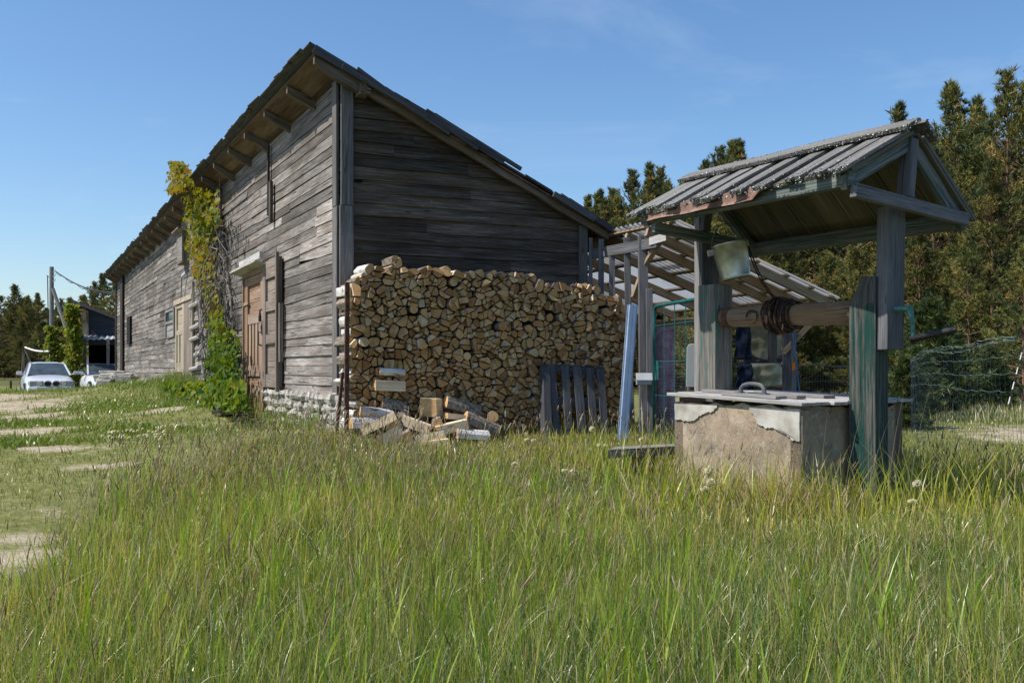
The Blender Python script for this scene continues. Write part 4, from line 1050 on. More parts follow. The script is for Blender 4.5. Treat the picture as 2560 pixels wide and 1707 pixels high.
m = MB(); m.beam([RT(U0 + .05, EV - .17, -.055), RT(U1 - .1, EV - .17, -.05)], RV(0, 1) * .10, RV(1, 0) * .05, tint=.3); m.build('eave_plate', M['greentrim'], roof, bevel=.003)
m = MB(); vv = -EV + .062
N_ = 20; vs = []
for i in range(N_ + 1):
    u = .32 + (U1 - .06 - .32) * i / N_; fl = .012 * math.sin(i * .9) + (0 if i > 1 else .015)
    h0 = .045 if i > 1 else .02 * i
    vs += [RT(u, vv + .03, .112), RT(u, vv - .008, .11), RT(u, vv - .012 - fl, .10 - h0 - .02), RT(u, vv - .03 - fl, .10 - h0 * 2.0)]
m.add(vs, [[i * 4 + j, i * 4 + 4 + j, i * 4 + 5 + j, i * 4 + 1 + j] for i in range(N_) for j in range(3)], tint=.5)
fo = m.build('rust_flashing', M['rustsheet'], roof); s_ = fo.modifiers.new('solid', 'SOLIDIFY'); s_.thickness = .002
m = MB()
for i in range(16):
    u = .3 + (U1 - .3) * i / 15; c = RT(u, -EV + .045, .108); m.tube([c, c - RV(.012, .0)], .006, 6)
m.build('nail', M['greymetal'], roof)

# bucket hanging by the far post (a thing of its own)
bc = P(1822, 608, 8.42); ax = Vector((.212, 0, -1)).normalized(); bx_ = Vector((1, 0, .212)).normalized(); by_ = Vector((0, 1, 0))
bk = empty('bucket', bc + ax * .3, 'dented zinc bucket hanging tilted beside the far post of the well', 'bucket')
m = MB(); N_ = 32; prof_ = [(.0, .150), (.012, .152), (.02, .147), (.15, .138), (.285, .122), (.30, .126), (.305, .118), (.285, .116), (.15, .133), (.012, .143)]
vs = []
for (h_, r_) in prof_:
    for j in range(N_):
        a = 2 * math.pi * j / N_; vs.append(bc + ax * h_ + (bx_ * math.cos(a) + by_ * math.sin(a)) * r_)
fs = [[i * N_ + j, i * N_ + (j + 1) % N_, ((i + 1) % 10) * N_ + (j + 1) % N_, ((i + 1) % 10) * N_ + j] for i in range(9) for j in range(N_)]
vs.append(bc + ax * .288); ci = len(vs) - 1
fs += [[6 * N_ + (j + 1) % N_, 6 * N_ + j, ci] for j in range(N_)]
m.add(vs, fs, tint=.5); m.build('pail', M['zinc'], bk, smooth=True)
m = MB(); top_ = P(1800, 562, 8.42); pth = []
e0, e1 = bc - bx_ * .155 + ax * .03, bc + bx_ * .152 + ax * .012
for i in range(17):
    t = i / 16; p = e0.lerp(e1, t); q = (top_ - (e0.lerp(e1, .33))); p = p + q * (math.sin(math.pi * t ** .8) ** .8); pth.append(p)
m.tube(pth, .006, 6); m.build('bail_handle', M['handle'], bk, smooth=True)
m = MB(); gpt = pth[5:8]; m.tube(gpt, .008, 6); m.build('wire_grip', M['zinc'], bk)
m = MB(); m.box(e0 - by_ * .0 - bx_ * .012 + ax * .02, bx_ * .05, by_ * .05, ax * .05, tint=.5); m.box(e1 + ax * .02, bx_ * .02, by_ * .04, ax * .045, tint=.5); m.build('ear', M['lidwood'], bk)
# grey plastic panel behind the far post
m = MB(); f = []
w0 = P(1716, 968, 9.0); wtop = .385; wdt = .17
for (x, z) in [(0, 0), (wdt, 0), (wdt, wtop), (.05, wtop + .01), (.02, wtop), (.005, wtop - .03)]: f.append(w0 + Vector((x, .02, z)))
m.prism(f[::-1], Vector((.02, .05, 0)), tint=.5)
o = m.build('plastic_panel', M['greyplastic'], origin=w0, bevel=.006); tag(o, 'smooth grey plastic panel standing behind the far well post', 'panel')
m = MB(); m.beam([W(1.62, -.2, .30), W(1.62, -.2, .87)], WV * .4, WU * .05, tint=.3); m.build('box_shelf', M['concrete'], well)
# wooden step beside the well
m = MB(); a_, b_ = P(1530, 1152, 8.35), P(1700, 1138, 8.75); a_.z = b_.z = .41
m.beam([a_, (a_ + b_) / 2, b_], Vector((.1, .31, .0)), UP * .075, tint=.4); st_ = m.build('plank_step', M['greywood'], origin=(a_ + b_) / 2, bevel=.006); tag(st_, 'weathered plank step on a stump in the grass left of the well box', 'step')
m = MB(); c = (a_ * .55 + b_ * .45); m.tube([c - UP * .4, c - UP * .03], [.11, .1], 12); m.build('stump', M['bark'], st_)
# ================================================================ lean-to shelter with corrugated sheets behind the stack
SP0 = Vector((1.77, 10.97, 0)); SS = -.326
def SH(p, t, z): return SP0 + A * p + B * t + UP * z
def shz(t, d=0): return CZ + 1.60 + SS * t + d
shel = empty('shelter', SH(1.5, 1.2, .2), 'open lean-to shelter of grey posts and rafters under wavy translucent roof sheets', 'shelter')
dnS = (B + UP * SS).normalized(); nS = (UP - B * SS).normalized()
PL, TW = 5.6, 2.32
def wavy(p0, p1, t0, t1, mat, lift, amp=.016, wl=.10, dark_valleys=True):
    m = MB(); n = int((p1 - p0) / wl * 6); vs = []; ts = []; uvs = []
    for i in range(n + 1):
        p = p0 + (p1 - p0) * i / n; ph = 2 * math.pi * p / wl; h = amp * math.sin(ph)
        for t in (t0, (t0 + t1) / 2, t1): vs.append(SH(p, t, shz(t)) + nS * (lift + h)); uvs.append((t, p))
        d = 1.0 if (math.sin(ph) < -.3 and dark_valleys) else 0  # valleys of the wave get a darker tone
        ts += [d] * 3
    m.add(vs, [[i * 3 + j, i * 3 + 3 + j, i * 3 + 4 + j, i * 3 + 1 + j] for i in range(n) for j in (0, 1)], uvs, tint=ts)
    o = m.build('roof_sheet', mat, shel, smooth=True); return o
p = -.06
while p < PL:
    e = p + .92
    if p < 1.5 or p > 2.6: wavy(p, e, -.10, 1.05, M['sheet'], .055); wavy(p, e, .95, TW + .06, M['sheet'], .045)
    else: wavy(p, e, -.10, .75, M['sheet'], .055); wavy(p, e, .65, TW + .06, M['clearsheet'], .047, .003, .4, False)
    p = e - .07
for p in [.03, .42, .85, 1.62, 2.35, 3.2, 4.1, 5.0]:
    m = MB(); m.beam([SH(p, -.06, shz(-.06, -.045)), SH(p + U_(-.03, .03), TW * .5, shz(TW * .5, -.045)), SH(p + U_(-.05, .05), TW, shz(TW, -.045))], A * .05, nS * .105, tint=U_(.2, .8)); m.build('rafter', M['rafter_warm'], shel, bevel=.003)
for i, t in enumerate([-.02, .34, .74, 1.16, 1.6, 1.98, TW - .02]):
    m = MB(); m.beam([SH(-.05, t, shz(t, .024) + U_(-.004, .004)), SH(1.7, t + U_(-.03, .03), shz(t, .024)), SH(PL - .2, t, shz(t, .024))], dnS * .055, nS * .024, tint=U_(0, .5)); m.build('batten', M['rafter_warm'], shel)
# slat wall towards the stack, corner post, brace
def vpost(name, px, Y, ytop, wd, th, mat, lean=0, tint=.5, zb=None, ang=0.0):
    t_ = P(px, ytop, Y); b_ = Vector((t_.x - lean, t_.y, (gz(t_.x, Y) - .1) if zb is None else zb)); m = MB()
    m.beam([b_, (b_ + t_) / 2 + Vector((U_(-.006, .006), 0, 0)), t_], (Vector((1, 0, 0)) * math.cos(ang) + Vector((0, 1, 0)) * math.sin(ang)) * wd, (Vector((0, 1, 0)) * math.cos(ang) - Vector((1, 0, 0)) * math.sin(ang)) * th, tint=tint)
    o = m.build(name, mat, shel, bevel=.004); return o
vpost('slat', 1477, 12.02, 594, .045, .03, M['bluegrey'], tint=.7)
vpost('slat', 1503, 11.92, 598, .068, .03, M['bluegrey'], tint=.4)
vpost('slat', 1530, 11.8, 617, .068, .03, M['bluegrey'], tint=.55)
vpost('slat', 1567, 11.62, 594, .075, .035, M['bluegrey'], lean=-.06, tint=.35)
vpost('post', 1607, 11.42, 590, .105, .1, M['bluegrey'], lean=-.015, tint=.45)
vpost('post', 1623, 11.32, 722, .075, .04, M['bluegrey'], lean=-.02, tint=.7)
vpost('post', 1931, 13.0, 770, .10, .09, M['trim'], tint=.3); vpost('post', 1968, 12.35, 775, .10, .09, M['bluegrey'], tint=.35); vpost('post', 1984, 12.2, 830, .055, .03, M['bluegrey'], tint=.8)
m = MB(); m.beam([P(1482, 636, 12.05), P(1645, 606, 11.2)], UP * .12, B * .05, tint=.35); m.build('slat_rail', M['bluegrey'], shel, bevel=.004)
m = MB(); m.beam([P(1585, 742, 11.55), P(1615, 660, 11.4), P(1650, 603, 11.25)], B * .07, A * .05, tint=.6); m.build('brace', M['rafter_warm'], shel)
m = MB(); m.beam([P(1625, 603, 11.25), P(1662, 592, 11.1)], UP * .085, A * .04, tint=1.0); m.build('beam_end', M['lidwood'], shel)  # sunlit rafter end, the sun's brightness put into its pale tint
m = MB(); m.beam([SH(-.0, TW - .1, shz(TW, -.14)), SH(PL - .3, TW - .1, shz(TW, -.14))], UP * .11, B * .06, tint=.5); m.build('eave_beam', M['rafter_warm'], shel)
m = MB(); m.beam([P(1960, 880, 12.3), P(2035, 800, 12.1)], UP * .06, A * .05, tint=.5); m.build('brace', M['rafter_warm'], shel)
for p in (2.2, 3.8, 5.3):
    m = MB(); q = SH(p, TW - .1, 0); m.beam([Vector((q.x, q.y, gz(q.x, q.y) - .1)), SH(p, TW - .1, shz(TW, -.2))], A * .09, B * .09, tint=.4); m.build('post', M['trim'], shel)
# green tube gate with hex mesh
ga, gb = P(1636, 766, 11.2), P(1806, 738, 9.45)
gate = empty('gate', Vector((ga.x, ga.y, gz(ga.x, ga.y))), 'green tubular gate with hexagonal wire mesh between the shelter post and the far well post', 'gate')
ztop = ga.z; gd = (gb - ga); gd.z = 0; gl_ = gd.length; gd.normalize()
def GT(s, z): return Vector((ga.x, ga.y, 0)) + gd * s + UP * z
gb0 = .28
m = MB(); c = .09
pth = [GT(0, gb0), GT(0, ztop - c - .02)] + [GT(c - c * math.cos(t), ztop - c + c * math.sin(t)) for t in (.3, .6, .9, 1.2, 1.57)] + [GT(gl_ - c, ztop)] + [GT(gl_ - c + c * math.sin(t), ztop - c + c * math.cos(t)) for t in (.3, .6, .9, 1.2, 1.57)] + [GT(gl_, gb0)]
m.tube(pth, .021, 8); m.tube([GT(0, gb0 + .05), GT(gl_, gb0 + .05)], .018, 8); m.build('gate_frame', M['greengate'], gate, smooth=True)
m = MB()
for k in range(1, 6): m.tube([GT(gl_ * k / 6, gb0 + .05), GT(gl_ * k / 6, ztop)], .0055, 5)
for z in (ztop - .22, ztop - .62, ztop - 1.0): m.tube([GT(0, z), GT(gl_, z)], .0055, 5)
m.build('gate_rod', M['greengate'], gate)
m = MB(); cs = .045; r_ = 0; z = gb0 + .08
while z < ztop - .25:
    s = .03 + (cs * .5 if r_ % 2 else 0)
    while s < gl_ - .05:
        m.tube([GT(s, z), GT(s, z + cs * .5)], .0014, 3, cap=False)
        m.tube([GT(s, z + cs * .5), GT(s + cs * .5, z + cs * .75)], .0014, 3, cap=False); m.tube([GT(s, z + cs * .5), GT(s - cs * .5, z + cs * .75)], .0014, 3, cap=False); s += cs
    z += cs * .75; r_ += 1
m.build('wire_mesh', M['wiredark'], gate)
m = MB(); m.box(GT(.05, ztop - .72), gd * .10, UP * .22, A * .04); m.tube([GT(.03, ztop - .68) - A * .02, GT(.03, ztop - .68) - A * .06, GT(.14, ztop - .68) - A * .06], .008, 6); m.build('lock_box', M['greengate'], gate, bevel=.004)
# small grey metal box on the shelter post
mb_ = MB(); c = P(1608, 949, 11.3); x = Vector((1, 0, 0)); fp = [(-.075, -.05, -.055), (.075, -.03, -.055)]
mb_.prism([c + Vector((-.085, -.02, -.06)), c + Vector((-.085, -.10, -.055)), c + Vector((-.085, -.11, .0)), c + Vector((-.085, -.07, .07)), c + Vector((-.085, -.02, .075))], Vector((.17, 0, 0)), tint=.5)
mb_.prism([c + Vector((-.092, -.118, -.004)), c + Vector((-.092, -.072, .078)), c + Vector((-.092, -.07, .073)), c + Vector((-.092, -.112, -.006))], Vector((.184, 0, 0)), tint=.5)
o = mb_.build('metal_box', M['greymetal'], origin=c, bevel=.003); tag(o, 'small grey metal box with slanted lid on the shelter post', 'box')
# pink cloth bundle behind the gate
def cloth(name, x0, x1, y0, y1, Y, mat, label, cat, thick=.12, wav=.03, nx_=14, nz_=20, bend=None):
    vs = []; rnd = [U_(0, 6) for _ in range(6)]
    for side in (0, 1):
        for i in range(nx_ + 1):
            for j in range(nz_ + 1):
                f, h = i / nx_, j / nz_; edge = max(0, 1 - ((2 * f - 1) ** 4 + (2 * h - 1) ** 6)) ** .5
                py = y0 + (y1 - y0) * h; px = x0 + (x1 - x0) * f
                if bend: px, py = bend(f, h, px, py)
                p = P(px, py, Y)
                dd = wav * (math.sin(f * 9 + h * 3 + rnd[0]) + .6 * math.sin(h * 13 + f * 4 + rnd[1]) + .4 * math.sin(f * 21 + rnd[2] + h * 7))
                p.y += (-.5 if side == 0 else .5) * thick * edge + dd; vs.append(p)
    n = (nx_ + 1) * (nz_ + 1); fs = []
    for side in (0, 1):
        for i in range(nx_):
            for j in range(nz_):
                a = side * n + i * (nz_ + 1) + j; f = [a, a + 1, a + nz_ + 2, a + nz_ + 1]; fs.append(f if side == 0 else f[::-1])
    m = MB(); m.add(vs, fs, tint=.5); o = m.build(name, mat, origin=P((x0 + x1) / 2, y1, Y), smooth=True); tag(o, label, cat); return o
cloth('cloth_bundle', 1638, 1686, 818, 1078, 12.4, M['pink'], 'faded pink quilted cloth bundle hanging upright behind the green gate', 'cloth', .25, .02)
cloth('tarp', 1868, 1962, 800, 892, 13.2, M['beige'], 'beige tarp hanging in a sagging curve under the shelter eave', 'tarp', .03, .03, bend=lambda f, h, x, y: (x, y - (1 - h * 0) * 0 + h * 0 + (h * 14 * math.sin(math.pi * f)) - 8 * h))
cloth('tarp', 1876, 1956, 908, 968, 12.9, M['beige'], 'pale beige tarp lying low in sunlight behind the well lid', 'tarp', .12, .04)
cloth('tarp', 1862, 1960, 885, 915, 13.9, M['palletwood'], 'dark sheet hanging between the two beige tarps', 'tarp', .03, .02)
cloth('netting', 1838, 1878, 806, 900, 13.0, M['bluenet'], 'dark blue netting bunched beside the hanging beige tarp', 'netting', .08, .04)
cloth('netting', 1842, 1884, 910, 975, 12.7, M['bluenet'], 'blue netting heaped low beside the sunlit tarp', 'netting', .14, .05)
m = MB(); c = P(1983, 916, 12.15); m.box(c - Vector((0, .02, 0)), Vector((.04, 0, 0)), Vector((0, .004, 0)), UP * .098); o = m.build('tag', M['orange'], origin=c); tag(o, 'small bright orange tag on the grey shelter post', 'tag')
m = MB(); m.tube([P(1988, 822, 12.1), P(1989, 880, 12.1), P(1993, 930, 12.05), P(2000, 985, 12.0)], .008, 5); o = m.build('rope', plain('blue_rope', (.02, .08, .22), (.05, .16, .36), 30), origin=P(1993, 930, 12.05)); tag(o, 'blue rope hanging beside the orange tag', 'rope')

# ================================================================ wire fences
fence = empty('wire_fence', (7, 15, gz(7, 15)), 'sagging greenish wire mesh fence at the edge of the right meadow', 'fence')
fa, fb = Vector((8.2, 20.5, 0)), Vector((3.9, 7.6, 0))
def FN(s, z): 
    p = fa.lerp(fb, s); return Vector((p.x - .25 * math.sin(s * 3.1), p.y, 0)) + UP * z
fg = lambda s: gz(*(FN(s, 0).xy))
def ftop(s): return CZ + .17 + .10 * s - .02 * math.sin(s * 9)
m = MB(); rows = 9
for r_ in range(rows):
    pth = []
    for i in range(61):
        s = i / 60; z0_, z1_ = fg(s) + .05, ftop(s); f = r_ / (rows - 1)
        q = FN(s, z0_ + (z1_ - z0_) * f ** .9); q.z += .008 * math.sin(i * 2.3 + r_); q.x += .01 * math.sin(i * 1.1 + r_ * 2); pth.append(q)
    m.tube(pth, .0016 if r_ > rows - 5 else .0009, 4, cap=False)
    if r_ == rows - 5: m.build('horizontal_wire', M['wiredark'], fence); m = MB()
    if r_ == rows - 1:
        m.tube([p + Vector((0, 0, .02 + .012 * math.sin(i * .5))) for i, p in enumerate(pth)], .0028, 4, cap=False); m.tube([p + Vector((0, .01, -.03 - .02 * math.sin(i * .31))) for i, p in enumerate(pth)], .0028, 4, cap=False)
m.build('horizontal_wire', M['wire'], fence)
m = MB()
for i in range(70):
    s = .10 + .9 * i / 69; pth = []
    for k in range(8):
        f = k / 7; z0_, z1_ = fg(s) + .05, ftop(s); q = FN(min(1, s + .028 * (1 - f)), z0_ + (z1_ - z0_) * f); q.x += .008 * math.sin(k * 2.1 + i); pth.append(q)
    m.tube(pth, .0012, 3, cap=False)
m.build('vertical_wire', M['wiredark'], fence)
for sg, (py0, py1) in enumerate([(879, 903), (903, 925), (925, 950), (950, 985)]):
    pass
stk = empty('fence_stake', P(2522, 990, 13.5), 'thin black and white fence stake leaning in the right meadow', 'stake')
for k in range(8):
    m = MB(); a_, b_ = P(2560, 862, 13.5), P(2521, 1010, 13.5); m.tube([a_.lerp(b_, k / 8), a_.lerp(b_, (k + 1) / 8)], .0075, 5); m.build('stake_band', M['white'] if k % 2 else M['black'], stk)
f2 = empty('wire_fence', (4, 16.5, .1), 'thin dark wire fence strung behind the well and shelter', 'fence')
for r_ in range(5):
    m = MB(); pth = []
    for i in range(31):
        s = i / 30; x, y = 3.0 + 5.0 * s, 13.5 + 6.5 * s; g_ = gz(x, y); tp_ = CZ + .10 - .06 * s
        pth.append(Vector((x, y, g_ + .1 + (tp_ - g_ - .1) * r_ / 4 + .012 * math.sin(i * 1.4 + r_))))
    m.tube(pth, .0045 if r_ == 4 else .002, 4, cap=False)
    if r_ == 4: m.tube([p + Vector((0, 0, .025 * math.sin(i * .7))) for i, p in enumerate(pth)], .004, 4, cap=False)
    m.build('horizontal_wire', M['wiredark'], f2)
m = MB()
for i in range(70):
    s = i / 69; x, y = 3.0 + 5.0 * s, 13.5 + 6.5 * s; m.tube([Vector((x, y, gz(x, y))), Vector((x + .02, y, CZ + .10 - .06 * s))], .0016, 3, cap=False)
m.build('vertical_wire', M['wiredark'], f2)

# ================================================================ far left: dark shed, cars, pole, small things
sA = A; YS = 46.0
s0 = P(210, 900, YS); s0.z = 0                                   # near left corner of the shed (its gable faces us)
sB = Vector((1, .12, 0)).normalized(); sA2 = Vector((-.42, 1, 0)).normalized()
def SD(a, b, z): return s0 + sA2 * a + sB * b + UP * z
shed = empty('shed', SD(3, 2, .4), 'dark blue plank shed with a slanted roof and open carport far left', 'shed')
zL, zR, Wd, Ln = P(0, 782, YS).z, P(0, 822, YS).z, 2.6, 16
zap = P(0, 770, YS).z
m = MB(); zc = P(0, 862, YS).z; z = zc
while z < zap:
    bw = min(Wd, max(.05, (zap - z) / (zap - zR + .15) * Wd)); m.beam([SD(0, 0, z + .1), SD(0, bw, z + .1)], UP * .19, sA2 * .03, tint=U_(.3, .7)); z += .18
m.add([SD(.05, 0, -.3), SD(.05, .04, -.3), SD(.05, .04, zap), SD(.05, 0, zap)], [[0, 1, 2, 3]], tint=0); m.add([SD(5, 0, -.3), SD(5, Wd, -.3), SD(5, Wd, zR), SD(5, 0, zap)], [[0, 1, 2, 3]], tint=0); m.add([SD(0, Wd, -.3), SD(5, Wd, -.3), SD(5, Wd, zR), SD(0, Wd, zR)], [[0, 1, 2, 3]], tint=0)
m.add([SD(.06, .0, zc), SD(.06, Wd, zc), SD(5, Wd, zc), SD(5, 0, zc)], [[0, 1, 2, 3]], tint=0)
m.build('gable_wall', M['navywall'], shed)
m = MB(); z = -.2
while z < zL + .1:
    a = 0
    while a < Ln: e = min(Ln, a + U_(3, 6)); m.beam([SD(a, -.02, z + .1), SD(e, -.02, z + .1)], UP * .19, sB * .03, tint=U_(.1, .8)); a = e
    z += .18
m.beam([SD(-.03, .06, -.2), SD(-.03, .06, zL + .1)], sB * .28, sA2 * .03, tint=.9)
m.build('side_wall', M['wall_sun'], shed)
m = MB(); sd = (sB * (Wd + 1.0) + UP * (zR - zap - .45)).normalized(); sn = sd.cross(sA2); sn = -sn if sn.z < 0 else sn
m.beam([SD(-.35, -.62, zap + .34) + sd * 2.1, SD(Ln, -.62, zap + .34) + sd * 2.1], sd * 4.1, sn * .13, tint=.5); m.build('roof', M['roofing'], shed)
m = MB()
for a in np.arange(0, Ln, .9): m.beam([SD(a, -.5, zap + .12), SD(a, .1, zap - .02)], sA2 * .1, UP * .14, tint=.4)
m.build('rafter_tail', M['rafter'], shed)
m = MB(); zz = P(0, 848, YS).z; n = 50; vs = []
for i in range(n + 1):
    b = -.25 + (Wd + .35) * i / n; h = .03 * math.sin(i * 1.5)
    vs += [SD(-.9, b, zz + h), SD(.05, b, zz + .18 + h)]
m.add(vs, [[i * 2, i * 2 + 2, i * 2 + 3, i * 2 + 1] for i in range(n)]); ob = m.build('porch_roof', M['greymetal'], shed); sm_ = ob.modifiers.new('s', 'SOLIDIFY'); sm_.thickness = .03
for b in (.05, 1.05):
    m = MB(); m.beam([SD(-.85, b, -.2), SD(-.85, b, zz)], sB * .14, sA2 * .14, tint=.4); m.build('porch_post', M['trim'], shed)
for (px, py, wd, ht, lb) in [(196, 799, .34, .42, 'lower pale birdhouse under the eave of the far shed'), (203, 792, .3, .5, 'upper pale birdhouse under the eave of the far shed')]:
    c = P(px, py, YS - .45); bh = empty('birdhouse', c - UP * ht / 2, lb, 'birdhouse')
    m = MB(); m.box(c, Vector((wd, 0, 0)), Vector((0, .3, 0)), UP * ht); m.build('box_body', M['birdbox'], bh)
    m = MB(); m.box(c + UP * (ht / 2 + .03), Vector((wd + .12, 0, 0)), Vector((0, .42, -.05)), UP * .04); m.build('birdhouse_roof', M['birdbox'], bh)
    m = MB(); m.tube([c + Vector((0, -.152, .07)), c + Vector((0, -.158, .07))], .035, 10); m.build('entrance_hole', M['black'], bh)
# utility pole
pb = P(129, 925, 60); pb.z = 0; pole = empty('utility_pole', Vector((pb.x, pb.y, .2)), 'grey wooden utility pole with a slanting strut behind the far shed', 'pole')
ptz = P(0, 667, 60).z
m = MB(); m.tube([Vector((pb.x, pb.y, -.3)), Vector((pb.x, pb.y, ptz))], [.15, .125], 10); m.build('mast', M['polewood'], pole)
m = MB(); m.tube([Vector((pb.x + .12, pb.y - .1, P(0, 722, 60).z)), P(172, 842, 59.5)], [.11, .12], 8); m.build('strut', M['polewood'], pole)
m = MB()
for z in (.35, .6, .9): m.tube([Vector((pb.x + .12, pb.y - .12, ptz - z)), Vector((pb.x + .26, pb.y - .14, ptz - z + .05)), Vector((pb.x + .28, pb.y - .14, ptz - z + .16))], .028, 6)
m.build('insulator', M['greymetal'], pole)
m = MB(); m.tube([P(119, 690, 60.1), P(120, 760, 60.1), P(120, 960, 60.1)], .03, 5); m.tube([P(116, 688, 60.1), P(126, 694, 60.1)], .02, 5); m.build('conduit', M['black'], pole)
m = MB(); pth = []
q0, q1 = P(140, 679, 60), P(320, 735, 40)
for i in range(25):
    t = i / 24; p = q0.lerp(q1, t); p.z -= .35 * math.sin(math.pi * t); pth.append(p)
m.tube(pth, .035, 5); m.tube([p - UP * (.05 + .06 * math.sin(i * 1.3)) for i, p in enumerate(pth)], .018, 4); o = m.build('overhead_cable', M['black'], origin=q0); tag(o, 'twisted overhead cable running from the utility pole to the barn', 'cable')
sp_ = P(60, 960, 52); lp = empty('line_post', Vector((sp_.x, sp_.y, .3)), 'thin dark clothes line post with struts beside the far forest', 'post')
for (dx, tx, yb) in ((0, 0, 966), (-.16, .0, 966), (.42, .02, 925)):
    m = MB(); m.tube([P(61, yb, 52) + Vector((dx * 1.2, 0, 0)), P(60, 870, 52) + Vector((tx, 0, 0))], .05, 6); m.build('stake', M['trim'], lp)
m = MB(); q0, q1 = P(63, 868, 52), P(122, 878, 47); pth = [q0.lerp(q1, i / 12) - UP * .08 * math.sin(math.pi * i / 12) for i in range(13)]
m.tube(pth, .04, 6); o = m.build('clothes_line', M['white'], origin=q0); tag(o, 'white line strung from the thin dark post to the vine-covered shed', 'line')
m = MB(); q = ground_px(27, 972); m.beam([Vector((q[0], q[1], gz(*q) - .1)), Vector((q[0], q[1], gz(*q) + .45))], Vector((.09, 0, 0)), Vector((0, .09, 0))); o = m.build('marker_post', M['black'], origin=(q[0], q[1], gz(*q))); tag(o, 'short black post at the edge of the far left meadow', 'post')

